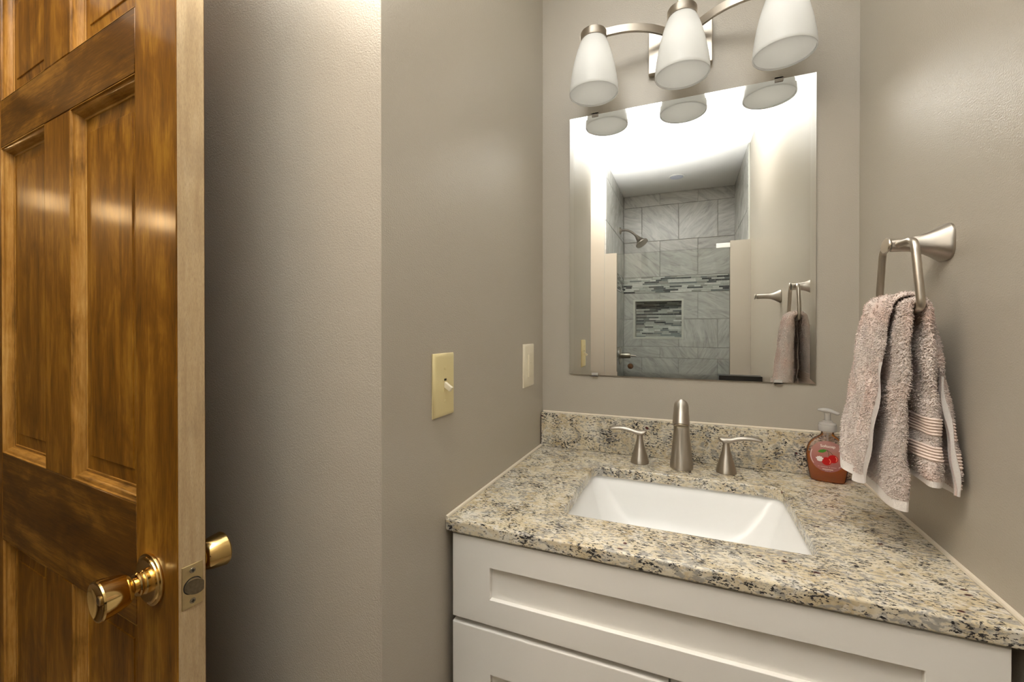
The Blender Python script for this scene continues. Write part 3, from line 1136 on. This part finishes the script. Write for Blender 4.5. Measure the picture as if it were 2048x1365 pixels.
def rr(i, y):
    return [(X0 + i, y, Z0 + i), (X1 - i, y, Z0 + i), (X1 - i, y, Z1 - i), (X0 + i, y, Z1 - i)]


V, F = ring_loft([rr(0, -0.0008), rr(0, -0.0054), rr(bw, -0.0060)], True)
F.append((3, 2, 1, 0))
fm = [1] * 4 + [0] * 4 + [0, 1]
obj('glass', V, F, None, mr, mats=[M['mirror'], M['mirror_edge']], fmat=fm, smooth=False)
for cx_, top in ((-0.2485, True), (0.2073, True), (-0.2482, False), (0.2070, False)):
    b = MB()
    zc = Z1 if top else Z0
    s = 1 if top else -1
    z_in, z_out = zc - s * 0.006, zc + s * 0.004
    b.box(cx_ - 0.009, cx_ + 0.009, -0.0085, -0.0062, min(z_in, z_out), max(z_in, z_out))
    b.box(cx_ - 0.009, cx_ + 0.009, -0.0085, -0.0005, min(zc + s * 0.0006, z_out), max(zc + s * 0.0006, z_out))
    b.build('clip', M['clip'], mr, smooth=False)

# ------------------------------------------------------------------ vanity light
vl = thing('vanity_light', 'three shade brushed nickel vanity light on the wall over the mirror', 'light', (-0.0155, 0, 1.98))
box('backplate', -0.1010, 0.0580, -0.0200, -0.0006, 1.9225, 2.0380, M['nickel'], vl, bev=0.003)
SHX = (-0.2325, -0.0145, 0.2005)
SHY = -0.104
V, F = [], []
for sgn, tx in ((-1, SHX[0] - 0.036), (1, SHX[2] + 0.036)):
    x0 = -0.0155
    L = tx - x0
    pts = spline([(x0 + L * 0.02, -0.028, 2.000), (x0 + L * 0.14, -0.044, 2.008), (x0 + L * 0.32, -0.072, 2.013), (x0 + L * 0.52, -0.094, 2.012), (x0 + L * 0.76, -0.105, 2.008), (x0 + L, -0.106, 2.0045)], 40)
    v_, f_ = bar_sweep(pts, 0.008, 0.021)
    obj('arm', v_, f_, M['nickel'], vl, bev=0.0012, bseg=1)
b = MB()
b.box(-0.0215, -0.0095, -0.108, -0.0200, 2.018, 2.030)
b.build('centre_arm', M['nickel'], vl, bev=0.001)
box('stem', -0.0245, -0.0155, -0.066, -0.057, 2.020, 2.120, M['nickel'], vl, bev=0.001)
SHADE_OUT = [(0.0300, 0.1440), (0.0345, 0.1385), (0.0385, 0.1290), (0.0440, 0.1130), (0.0495, 0.0930), (0.0550, 0.0690), (0.0595, 0.0440), (0.0625, 0.0220), (0.0637, 0.0080), (0.0636, 0.0015), (0.0628, 0.0)]
SHADE_IN = [(0.0606, 0.0), (0.0602, 0.0040), (0.0, 0.0042)]
for x in SHX:
    zb = 1.8530
    ld = bpy.data.lights.new('shade_fill', 'POINT')  # fill light added inside each vanity shade to brighten its glass
    ld.energy = 0.05
    ld.color = (1.0, 0.97, 0.92)
    ld.shadow_soft_size = 0.02
    lo = bpy.data.objects.new('shade_fill', ld)
    COL.objects.link(lo)
    lo.location = (x, SHY, zb + 0.075)
    V, F = lathe(SHADE_OUT + SHADE_IN, 64, False, False)
    so = obj('shade', [(a + x, c + SHY, d + zb) for a, c, d in V], F, M['shade'], vl, angle=50)
    V, F = lathe([(0.0, 0.1425), (0.0338, 0.1425), (0.0345, 0.1440), (0.0345, 0.1600), (0.0330, 0.1625), (0.0, 0.1625)], 48, False, False)
    obj('socket_cap', [(a + x, c + SHY, d + zb) for a, c, d in V], F, M['nickel'], so, world=False) if False else obj('socket_cap', [(a + x, c + SHY, d + zb) for a, c, d in V], F, M['nickel_h'], vl, angle=40)

# ------------------------------------------------------------------ switches on the left wall
WROT = atan2(XL1 - XL0, YC)    # lean of the left wall


def wall_pt(y):
    return xl_at(y)


ys, zs = -0.5668, 1.1280
xw = wall_pt(ys)
sw = thing('light_switch', 'ivory toggle light switch plate on the left wall near its outer corner', 'light switch', (xw, ys, zs))


def plate(parent, y, z, w_, h_, mat, t_=0.0055):
    x = wall_pt(y) + 0.0004
    rings = [[(x, y - w_ / 2, z - h_ / 2), (x, y + w_ / 2, z - h_ / 2), (x, y + w_ / 2, z + h_ / 2), (x, y - w_ / 2, z + h_ / 2)]]
    for ins, d in ((0.0, 0.0015), (0.0008, 0.0028), (0.0025, 0.0042), (0.0050, 0.0051), (0.0080, t_)):
        rings.append([(x + d, y - w_ / 2 + ins, z - h_ / 2 + ins), (x + d, y + w_ / 2 - ins, z - h_ / 2 + ins), (x + d, y + w_ / 2 - ins, z + h_ / 2 - ins), (x + d, y - w_ / 2 + ins, z + h_ / 2 - ins)])
    V, F = ring_loft(rings, True)
    F.append((3, 2, 1, 0))
    return obj('plate', V, F, mat, parent, angle=60)


plate(sw, ys, zs, 0.0705, 0.1145, M['ivory'])
xf_ = xw + 0.0059
box('slot', xf_ - 0.001, xf_ + 0.0004, ys - 0.0052, ys + 0.0052, zs - 0.0125, zs + 0.0125, M['ivory'], sw)
box('slot_gap', xf_ - 0.001, xf_ + 0.0007, ys - 0.0038, ys + 0.0038, zs + 0.0075, zs + 0.0112, M['dark'], sw)
V, F = bar_sweep([(xf_ - 0.002, ys, zs + 0.002), (xf_ + 0.006, ys, zs - 0.0035), (xf_ + 0.0135, ys, zs - 0.0085)], 0.0072, 0.0095, up=(0, 0, 1))
obj('toggle', V, F, M['almond'], sw, bev=0.0016, bseg=2)
for zz in (zs - 0.0302, zs + 0.0302):
    V, F = lathe([(0.0, -0.001), (0.0034, -0.001), (0.0030, 0.0010), (0.0, 0.0014)], 20, False, False)
    obj('screw', xform(V, axis_matrix((xf_, ys, zz), (1, 0, 0))), F, M['ivory'], sw)

y2, z2 = -0.1285, 1.1295
xw2 = wall_pt(y2)
s2 = thing('timer_switch', 'pale almond wall timer switch beside the back corner and backsplash', 'switch', (xw2, y2, z2))
plate(s2, y2, z2, 0.0800, 0.1180, M['almond'])
xg = xw2 + 0.0059
box('insert', xg - 0.001, xg + 0.0012, y2 - 0.0170, y2 + 0.0170, z2 - 0.0335, z2 + 0.0335, M['almond'], s2, bev=0.0006)
box('paddle', xg + 0.001, xg + 0.0042, y2 - 0.0155, y2 - 0.0085, z2 - 0.0315, z2 + 0.0315, M['almond'], s2, bev=0.0010)
for zz in (z2 - 0.020, z2, z2 + 0.020):
    box('button', xg + 0.001, xg + 0.0030, y2 - 0.0050, y2 + 0.0125, zz - 0.0078, zz + 0.0078, M['almond'], s2, bev=0.0008)


# ------------------------------------------------------------------ towel ring and robe hook
def wall_post(parent, y, z, length, mat=None):
    """square flared flange drawing out to a slim round post, from the right wall towards -x"""
    mat = mat or M['nickel_h']
    secs = [(0.0, 0.0285, 3.2), (0.0025, 0.0287, 3.1), (0.006, 0.0268, 2.9), (0.014, 0.0220, 2.7), (0.024, 0.0170, 2.4), (0.034, 0.0132, 2.2), (0.044, 0.0112, 2.1), (0.054, 0.0104, 2.0), (length - 0.0035, 0.0100, 2.0)]
    n = 48
    V, F = [], []
    for d, r, p in secs:
        for k in range(n):
            a = 2 * pi * k / n + pi / 4 * 0
            ca, sa = cos(a), sin(a)
            m = (abs(ca) ** p + abs(sa) ** p) ** (-1.0 / p)
            V.append((XR - 0.0004 - d, y + r * m * ca, z + r * m * sa))
    for i in range(len(secs) - 1):
        for k in range(n):
            k2 = (k + 1) % n
            F.append((i * n + k, i * n + k2, (i + 1) * n + k2, (i + 1) * n + k))
    F.append(tuple(range(n - 1, -1, -1)))
    F.append(tuple((len(secs) - 1) * n + k for k in range(n)))
    obj('post', V, F, mat, parent, angle=35)
    V, F = lathe([(0.0, -0.001), (0.0100, -0.001), (0.0126, 0.0006), (0.0128, 0.0022), (0.0118, 0.0034), (0.0, 0.0036)], 40, False, False)
    obj('end_cap', xform(V, axis_matrix((XR - length, y, z), (-1, -0.12, 0.10))), F, M['nickel'], parent, angle=40)


TRY, TRZ, TRX = -0.3625, 1.3640, 0.3105
tr = thing('towel_ring', 'brushed nickel towel ring on the right wall above the counter', 'towel ring', (XR, TRY, TRZ))
wall_post(tr, TRY, TRZ, 0.072)
corner = [(-0.311, 1.3665), (-0.422, 1.3625), (-0.4445, 1.2570), (-0.2945, 1.2625)]
loop_ = []
rc = 0.016
for i in range(4):
    p0, p1, p2 = Vector(corner[i - 1]), Vector(corner[i]), Vector(corner[(i + 1) % 4])
    a_, c_ = (p0 - p1).normalized(), (p2 - p1).normalized()
    s_, e2 = p1 + a_ * rc, p1 + c_ * rc
    for k in range(9):
        t_ = k / 8
        q = s_.lerp(p1, t_).lerp(p1.lerp(e2, t_), t_)
        loop_.append((TRX, q.x, q.y))
    nx_s = p2 - c_ * 0
V, F = tube(loop_, 0.0054, 20, closed=True, up=(1, 0, 0))
obj('ring', V, F, M['nickel'], tr, angle=60)

rh = thing('robe_hook', 'brushed nickel robe hook seen only in the mirror left of the towel ring', 'hook', (XR, -0.93, 1.374))
wall_post(rh, -0.93, 1.374, 0.095)

# ------------------------------------------------------------------ towel
BARZ = 1.2600      # axis of the ring's lower bar
RB = 0.0054
tw = thing('hand_towel', 'pale pink grey terry hand towel folded over the towel ring', 'towel', (0.30, -0.36, 0.94))
# fold path across the towel: (radius from the bar at the top, y at the top, outward x at the bottom, y at the bottom) for room side and wall side
ROOM = [  # u, r_top, y_top, dx_bot, y_bot
    (0.00, 0.0205, -0.4080, 0.0470, -0.3950),
    (0.06, 0.0235, -0.4060, 0.0560, -0.3960),
    (0.14, 0.0245, -0.3950, 0.0590, -0.3760),
    (0.22, 0.0200, -0.3750, 0.0480, -0.3480),
    (0.30, 0.0235, -0.3500, 0.0530, -0.3150),
    (0.38, 0.0240, -0.3200, 0.0480, -0.2760),
    (0.44, 0.0215, -0.3010, 0.0370, -0.2520),
    (0.49, 0.0165, -0.2960, 0.0270, -0.2560),
    (0.54, 0.0130, -0.3080, 0.0230, -0.2780),
    (0.62, 0.0120, -0.3400, 0.0240, -0.3200),
    (0.72, 0.0125, -0.3900, 0.0250, -0.3800),
    (0.80, 0.0135, -0.4240, 0.0240, -0.4180),
    (0.85, 0.0120, -0.4360, 0.0180, -0.4280),
    (0.89, 0.0095, -0.4330, 0.0110, -0.4220),
    (0.95, 0.0080, -0.4000, 0.0085, -0.3850),
    (1.00, 0.0078, -0.3600, 0.0085, -0.3450),
]
WALL = [
    (0.00, 0.0205, -0.4080, 0.0400, -0.4350),
    (0.06, 0.0235, -0.4060, 0.0490, -0.4330),
    (0.14, 0.0245, -0.3950, 0.0520, -0.4150),
    (0.22, 0.0200, -0.3750, 0.0480, -0.3850),
    (0.30, 0.0235, -0.3500, 0.0500, -0.3500),
    (0.38, 0.0240, -0.3200, 0.0480, -0.3150),
    (0.44, 0.0215, -0.3010, 0.0400, -0.2950),
    (0.49, 0.0165, -0.2960, 0.0320, -0.2950),
    (0.54, 0.0130, -0.3080, 0.0280, -0.3100),
    (0.62, 0.0120, -0.3400, 0.0270, -0.3450),
    (0.72, 0.0125, -0.3900, 0.0270, -0.3950),
    (0.80, 0.0135, -0.4240, 0.0270, -0.4300),
    (0.85, 0.0120, -0.4360, 0.0210, -0.4420),
    (0.89, 0.0095, -0.4330, 0.0140, -0.4370),
    (0.95, 0.0080, -0.4000, 0.0110, -0.4050),
    (1.00, 0.0078, -0.3600, 0.0110, -0.3650),
]
NU = 110
su = np.linspace(0, 1, NU)


def tab(T):
    P = spline([t_[1:] for t_ in T], 400)
    U = np.interp(np.linspace(0, 1, 400) * (len(T) - 1), np.arange(len(T)), [t_[0] for t_ in T])
    P = np.array(P)
    return np.stack([np.interp(su, U, P[:, k]) for k in range(4)], 1)


RT, WT = tab(ROOM), tab(WALL)
LEN_R, LEN_W = 0.274, 0.262     # hang on the room side, hang on the wall side
NV_R, NV_A, NV_W = 80, 14, 120
rows = []                        # (kind, s) from the room side hem up and over to the wall side hem
for k in range(NV_R):
    rows.append(('r', 1 - k / NV_R))
for k in range(NV_A):
    rows.append(('a', k / NV_A))
for k in range(NV_W + 1):
    rows.append(('w', k / NV_W))


def towel_rows():
    G = np.zeros((len(rows), NU, 3))
    for i, (kd, s) in enumerate(rows):
        for j in range(NU):
            if kd == 'a':
                r, y = RT[j, 0], RT[j, 1]
                ph = pi * s
                G[i, j] = (TRX - r * cos(ph), y, BARZ + r * sin(ph))
            else:
                T = RT if kd == 'r' else WT
                sg = -1 if kd == 'r' else 1
                e = s ** 0.75
                r = T[j, 0] + (T[j, 2] - T[j, 0]) * e
                y = T[j, 1] + (T[j, 3] - T[j, 1]) * (s ** 0.9)
                # hem hangs a little lower at the outer layer's free edge
                u = su[j]
                drop = (0.016 * (1 - u) if kd == 'r' else 0.020 * (0.5 - abs(u - 0.15)))
                if kd == 'r':
                    drop = 0.006 * sin(u * 9.0) + (0.022 if 0.5 < u < 0.88 else 0.0) * min(1, (u - 0.5) * 8 if u < 0.7 else 1) - 0.026 * (1 if 0.30 < u < 0.5 else 0) * sin((u - 0.30) / 0.2 * pi) ** 2
                L = (LEN_R if kd == 'r' else LEN_W) + drop
                wob = 0.0022 * sin(s * 9 + u * 17) * s + 0.0015 * sin(s * 21 + u * 40)
                G[i, j] = (TRX + sg * (r + wob), y + 0.002 * sin(s * 7 + u * 11) * s, BARZ - L * s)
    G[:, :, 0] = np.minimum(G[:, :, 0], XR - 0.0075)
    return G


G = towel_rows()
# surface normals of the sheet
du = np.gradient(G, axis=1)
dv_ = np.gradient(G, axis=0)
N = np.cross(du, dv_)
N /= np.linalg.norm(N, axis=2, keepdims=True) + 1e-9
TH = 0.0016
nr_ = len(rows)
Va = (G + N * TH).reshape(-1, 3)
Vb = (G - N * TH).reshape(-1, 3)
V = np.concatenate([Va, Vb])
F = []
off = nr_ * NU
for i in range(nr_ - 1):
    for j in range(NU - 1):
        a = i * NU + j
        F.append((a, a + 1, a + NU + 1, a + NU))
        F.append((off + a, off + a + NU, off + a + NU + 1, off + a + 1))
for i in range(nr_ - 1):
    for j in (0, NU - 1):
        a = i * NU + j
        F.append((a, a + NU, off + a + NU, off + a))
for j in range(NU - 1):
    for i in (0, nr_ - 1):
        a = i * NU + j
        F.append((a, a + 1, off + a + 1, off + a))
obj('cloth', V.tolist(), F, M['terry'], tw, angle=80)


def strip_on(name, i0, i1, j0, j1, lift, mat, ribs=0):
    """a band of flat weave lying on both faces of the sheet"""
    b_ = MB()
    for sg in (1, -1):
        Q = G[i0:i1 + 1, j0:j1 + 1] + sg * N[i0:i1 + 1, j0:j1 + 1] * lift
        if ribs:
            k = np.arange(Q.shape[0])[:, None, None]
            Q = Q + sg * N[i0:i1 + 1, j0:j1 + 1] * 0.0016 * (k % 2)
        h_, w_ = Q.shape[:2]
        fs = []
        for i in range(h_ - 1):
            for j in range(w_ - 1):
                a = i * w_ + j
                fs.append((a, a + 1, a + w_ + 1, a + w_))
        b_.add(Q.reshape(-1, 3).tolist(), fs)
    return b_.build(name, mat, tw, angle=60)


HEM = 4
strip_on('hem', 0, HEM, 0, NU - 1, TH + 0.0008, M['weave'])
strip_on('hem', nr_ - 1 - HEM, nr_ - 1, 0, NU - 1, TH + 0.0008, M['weave'])
SELV = 4
strip_on('selvage', HEM, 56, 0, SELV, TH + 0.0012, M['weave'])
strip_on('selvage', NV_R + NV_A + 45, nr_ - 1 - HEM, 0, SELV, TH + 0.0012, M['weave'])
b0 = nr_ - 1 - 46
strip_on('border', b0, b0 + 12, SELV, NU - 1, TH + 0.0010, M['terry_flat'], ribs=1)
strip_on('border', b0 + 19, b0 + 29, SELV, NU - 1, TH + 0.0010, M['terry_flat'], ribs=1)

# terry pile: bent tufts standing on both faces
rng = np.random.default_rng(5)
NT_ = 82000
tq = rng.random(NT_)
ti = np.where(tq < 0.47, tq / 0.47 * NV_R, np.where(tq < 0.53, NV_R + (tq - 0.47) / 0.06 * NV_A, NV_R + NV_A + (tq - 0.53) / 0.47 * (NV_W - 0.01)))
tj = rng.random(NT_) * (NU - 1)
keep = (tj > SELV + 0.4) | ((ti > 57) & (ti < NV_R + NV_A + 44))
keep &= (ti > HEM + 0.3) & (ti < nr_ - 1 - HEM - 0.3)
keep &= ~((ti > b0 - 0.3) & (ti < b0 + 12.3)) & ~((ti > b0 + 18.7) & (ti < b0 + 29.3))
ti, tj = ti[keep], tj[keep]
sgn = np.where(rng.random(len(ti)) < 0.62, 1.0, -1.0)
i0 = np.clip(ti.astype(int), 0, nr_ - 2)
j0 = np.clip(tj.astype(int), 0, NU - 2)
fi, fj = (ti - i0)[:, None], (tj - j0)[:, None]


def bil(A):
    return A[i0, j0] * (1 - fi) * (1 - fj) + A[i0 + 1, j0] * fi * (1 - fj) + A[i0, j0 + 1] * (1 - fi) * fj + A[i0 + 1, j0 + 1] * fi * fj


base = bil(G)
nn = bil(N) * sgn[:, None]
nn /= np.linalg.norm(nn, axis=1, keepdims=True)
base = base + nn * TH * 0.8
lean = rng.normal(0, 0.55, (len(base), 3))
lean[:, 2] -= 0.45
d1 = nn + 0.35 * lean
d1 /= np.linalg.norm(d1, axis=1, keepdims=True)
d2 = nn * 0.55 + 0.95 * lean
d2 /= np.linalg.norm(d2, axis=1, keepdims=True)
Lh = (0.0021 + 0.0011 * rng.random(len(base)))[:, None]
p1 = base + d1 * Lh * 0.55
p2 = p1 + d2 * Lh * 0.55
p2[:, 0] = np.minimum(p2[:, 0], XR - 0.001)
p1[:, 0] = np.minimum(p1[:, 0], XR - 0.001)
t1 = np.cross(nn, rng.normal(0, 1, nn.shape))
t1 /= np.linalg.norm(t1, axis=1, keepdims=True)
t2 = np.cross(nn, t1)
rw = (0.00058 + 0.00026 * rng.random(len(base)))[:, None]
ringv = []
for p, sc in ((base, 1.0), (p1, 1.05), (p2, 0.45)):
    for a in (0, 2 * pi / 3, 4 * pi / 3):
        ringv.append(p + (t1 * cos(a) + t2 * sin(a)) * rw * sc)
TV = np.stack(ringv, 1).reshape(-1, 3)
bi = (np.arange(len(base)) * 9)[:, None]
fq = np.array([(0, 1, 4, 3), (1, 2, 5, 4), (2, 0, 3, 5), (3, 4, 7, 6), (4, 5, 8, 7), (5, 3, 6, 8)])
quads = (bi[:, :, None] + fq[None]).reshape(-1, 4)
tris = (bi + np.array([[6, 7, 8]])).reshape(-1, 3)
me = bpy.data.meshes.new('pile')
o3 = np.array(tw.location)
nv, nq, nt = len(TV), len(quads), len(tris)
me.vertices.add(nv)
me.vertices.foreach_set('co', (TV - o3).astype(np.float32).ravel())
me.loops.add(nq * 4 + nt * 3)
me.loops.foreach_set('vertex_index', np.concatenate([quads.ravel(), tris.ravel()]).astype(np.int32))
me.polygons.add(nq + nt)
me.polygons.foreach_set('loop_start', np.concatenate([np.arange(nq) * 4, nq * 4 + np.arange(nt) * 3]).astype(np.int32))
me.update(calc_edges=True)
me.validate()
me.materials.append(M['terry'])
me.shade_smooth()
po = bpy.data.objects.new('pile', me)
COL.objects.link(po)
po.parent = tw
po['kind'] = 'stuff'

# ------------------------------------------------------------------ soap bottle
SBX, SBY, SBR = 0.2975, -0.0515, radians(-12)
sb = thing('soap_bottle', 'clear pump bottle of orange cherry hand soap in the back right counter corner', 'soap bottle', (SBX, SBY, CZ + 0.0005), SBR)
BA = [(0.0, 0.0300, 0.0165), (0.0015, 0.0325, 0.0185), (0.005, 0.0338, 0.0198), (0.020, 0.0362, 0.0212), (0.040, 0.0396, 0.0220), (0.055, 0.0410, 0.0220), (0.070, 0.0400, 0.0212), (0.082, 0.0362, 0.0196), (0.092, 0.0296, 0.0172), (0.099, 0.0215, 0.0148), (0.1035, 0.0150, 0.0128), (0.107, 0.0122, 0.0118), (0.114, 0.0118, 0.0118)]
BZ, BX, BY = [p[0] for p in BA], [p[1] for p in BA], [p[2] for p in BA]


def bottle_ring(z, shrink=0.0, n=56):
    a, c = np.interp(z, BZ, BX) - shrink, np.interp(z, BZ, BY) - shrink
    p = 2.0 + 0.7 * max(0.0, min(1.0, (0.1 - z) / 0.04))
    out = []
    for k in range(n):
        t_ = 2 * pi * k / n
        ct, st_ = cos(t_), sin(t_)
        m = (abs(ct) ** p + abs(st_) ** p) ** (-1 / p)
        out.append((a * m * ct, c * m * st_, z))
    return out


def loft(rings_, cap0=True, cap1=True):
    V, F = [], []
    n = len(rings_[0])
    for r in rings_:
        V += r
    for i in range(len(rings_) - 1):
        for k in range(n):
            k2 = (k + 1) % n
            F.append((i * n + k, i * n + k2, (i + 1) * n + k2, (i + 1) * n + k))
    if cap0:
        F.append(tuple(range(n - 1, -1, -1)))
    if cap1:
        F.append(tuple((len(rings_) - 1) * n + k for k in range(n)))
    return V, F


zz_ = spline([(z,) for z in BZ], 44)
V, F = loft([bottle_ring(max(0, float(z[0]))) for z in zz_], True, False)
obj('bottle', V, F, M['plastic'], sb, world=False, angle=50)
LV = 0.0600
V, F = loft([bottle_ring(z, 0.0012) for z in np.linspace(0.0016, LV, 26)])
obj('liquid', V, F, M['soap'], sb, world=False, angle=50)
V, F = tube([(0, 0, 0.004), (0, 0, 0.110)], 0.0022, 12)
obj('dip_tube', V, F, M['pump'], sb, world=False)
V, F = lathe([(0.0, 0.1142), (0.0165, 0.1142), (0.0178, 0.1155), (0.0178, 0.1270), (0.0168, 0.1285), (0.0172, 0.1300), (0.0160, 0.1325), (0.0105, 0.1345), (0.0090, 0.1390), (0.0, 0.1392)], 40, False, False)
obj('collar', V, F, M['pump'], sb, world=False)
V, F = lathe([(0.0060, 0.1380), (0.0058, 0.1480), (0.0066, 0.1560), (0.0, 0.1570)], 24, False, False)
obj('pump_stem', V, F, M['pump'], sb, world=False)
pts = spline([(-0.0185, 0.1610, 0.0035, 0.0012), (-0.0165, 0.1612, 0.0080, 0.0030), (-0.008, 0.1615, 0.0112, 0.0048), (0.003, 0.1612, 0.0098, 0.0050), (0.013, 0.1588, 0.0062, 0.0040), (0.021, 0.1560, 0.0050, 0.0034), (0.0225, 0.1552, 0.0036, 0.0022)], 26)
V, F = tube([(p[0] * 0.92, -p[0] * 0.38, p[1]) for p in pts], [(p[2], p[3]) for p in pts], 20, up=(0, 0, 1))
obj('pump_head', V, F, M['pump'], sb, world=False, angle=60)


def front_y(x, z, lift):
    a, c = np.interp(z, BZ, BX), np.interp(z, BZ, BY)
    p = 2.0 + 0.7 * max(0.0, min(1.0, (0.1 - z) / 0.04))
    q = max(0.0, 1 - min(1.0, abs(x) / a) ** p)
    return -c * q ** (1 / p) - lift


def decal(name, polys, lift, mat, parent):
    """flat print wrapped on the bottle front; polys are lists of (x, z)"""
    b_ = MB()
    for pl in polys:
        cx_, cz_ = sum(p[0] for p in pl) / len(pl), sum(p[1] for p in pl) / len(pl)
        n = len(pl)
        V, F = [], []
        K = 5
        for r in range(1, K + 1):
            for x, z in pl:
                xx, zz = cx_ + (x - cx_) * r / K, cz_ + (z - cz_) * r / K
                V.append((xx, front_y(xx, zz, lift), zz))
        V.append((cx_, front_y(cx_, cz_, lift), cz_))
        for k in range(n):
            k2 = (k + 1) % n
            F.append((K * n, k, k2))
            for r in range(K - 1):
                F.append((r * n + k, r * n + k2, (r + 1) * n + k2, (r + 1) * n + k))
        b_.add(V, F)
    return b_.build(name, mat, parent, world=False, angle=60)


def ell(cx_, cz_, rx, rz, n=32, rot=0.0):
    out = []
    for k in range(n):
        a = 2 * pi * k / n
        x, z = rx * cos(a), rz * sin(a)
        out.append((cx_ + x * cos(rot) - z * sin(rot), cz_ + x * sin(rot) + z * cos(rot)))
    return out


def stroke(pts_, wd):
    """thin ribbon as quads"""
    polys = []
    for (x0, z0), (x1, z1) in zip(pts_[:-1], pts_[1:]):
        dx, dz = x1 - x0, z1 - z0
        l_ = sqrt(dx * dx + dz * dz) or 1
        ox, oz = -dz / l_ * wd / 2, dx / l_ * wd / 2
        polys.append([(x0 + ox, z0 + oz), (x1 + ox, z1 + oz), (x1 - ox, z1 - oz), (x0 - ox, z0 - oz)])
    return polys


lab = decal('label', [ell(0.000, 0.0595, 0.0335, 0.0345, 48)], 0.0003, M['label'], sb)
decal('cherries', [ell(-0.002, 0.0495, 0.0092, 0.0090), ell(0.0095, 0.0560, 0.0092, 0.0090)], 0.0009, M['print_r'], lab)
arc = lambda cx_, cz_, r, a0, a1, n=10: [(cx_ + r * cos(a0 + (a1 - a0) * k / n), cz_ + r * sin(a0 + (a1 - a0) * k / n)) for k in range(n + 1)]
decal('cherry_gloss', stroke(arc(-0.002, 0.0495, 0.0068, -0.7, 0.9), 0.0016) + stroke(arc(0.0095, 0.0560, 0.0068, -0.7, 0.9), 0.0016), 0.0012, M['print_h'], lab)
decal('leaf', [[(-0.0185, 0.0690), (-0.014, 0.0735), (-0.0075, 0.0755), (-0.002, 0.0745), (-0.004, 0.0705), (-0.009, 0.0675), (-0.015, 0.0672)]], 0.0009, M['print_g'], lab)
decal('stems', stroke([(-0.002, 0.0745), (0.0015, 0.0690), (0.0020, 0.0590)], 0.0009) + stroke([(-0.002, 0.0745), (0.005, 0.0700), (0.0095, 0.0645)], 0.0009), 0.0008, M['print_s'], lab)
fl_ = []
for a in (2.6, 2.05, 1.57, 1.1, 0.55):
    fl_.append(ell(-0.0150 + 0.0040 * cos(a), 0.0510 + 0.0042 * sin(a), 0.0044, 0.0020, 14, a))
decal('blossom', fl_ + [ell(-0.0150, 0.0500, 0.0052, 0.0026, 18)], 0.0011, M['print_w'], lab)
decal('rim_line', stroke(arc(0.0, 0.0595, 0.0315, 2.75, 3.75, 14), 0.0011), 0.0007, M['print_w'], lab)
decal('rim_line', stroke(arc(0.0, 0.0595, 0.0300, -0.85, 0.45, 16), 0.0011), 0.0007, M['print_w'], lab)


def text_on(name, body, x0, z0, size, lift, mat, parent, bold=0.0):
    cu = bpy.data.curves.new(name, 'FONT')
    cu.body = body
    cu.size = size
    cu.align_x = 'CENTER'
    cu.align_y = 'CENTER'
    cu.offset = bold
    to = bpy.data.objects.new(name, cu)
    COL.objects.link(to)
    dg = bpy.context.evaluated_depsgraph_get()
    me_ = bpy.data.meshes.new_from_object(to.evaluated_get(dg))
    bpy.data.objects.remove(to)
    V = [(v.co.x + x0, front_y(v.co.x + x0, v.co.y + z0, lift), v.co.y + z0) for v in me_.vertices]
    F = [tuple(p.vertices) for p in me_.polygons]
    return obj(name, V, F, mat, parent, world=False, smooth=False)


text_on('brand_text', 'Softsoap', 0.0, 0.0825, 0.0080, 0.0008, M['print_w'], lab, bold=0.0001)
# small print too fine to read in the photograph: rows of tiny marks
r2 = random.Random(3)


def fine_print(z, x0, x1, h_):
    pl, x = [], x0
    while x < x1:
        w_ = 0.0008 + r2.random() * 0.0014
        if r2.random() > 0.14:
            pl.append([(x, z - h_ / 2), (min(x + w_, x1), z - h_ / 2), (min(x + w_, x1), z + h_ / 2), (x, z + h_ / 2)])
        x += w_ + 0.0003
    return pl


decal('small_print', fine_print(0.0362, -0.0180, 0.0180, 0.0008) + fine_print(0.0308, -0.0098, 0.0098, 0.0020) + fine_print(0.0275, -0.0050, 0.0050, 0.0008), 0.0008, M['print_w'], lab)
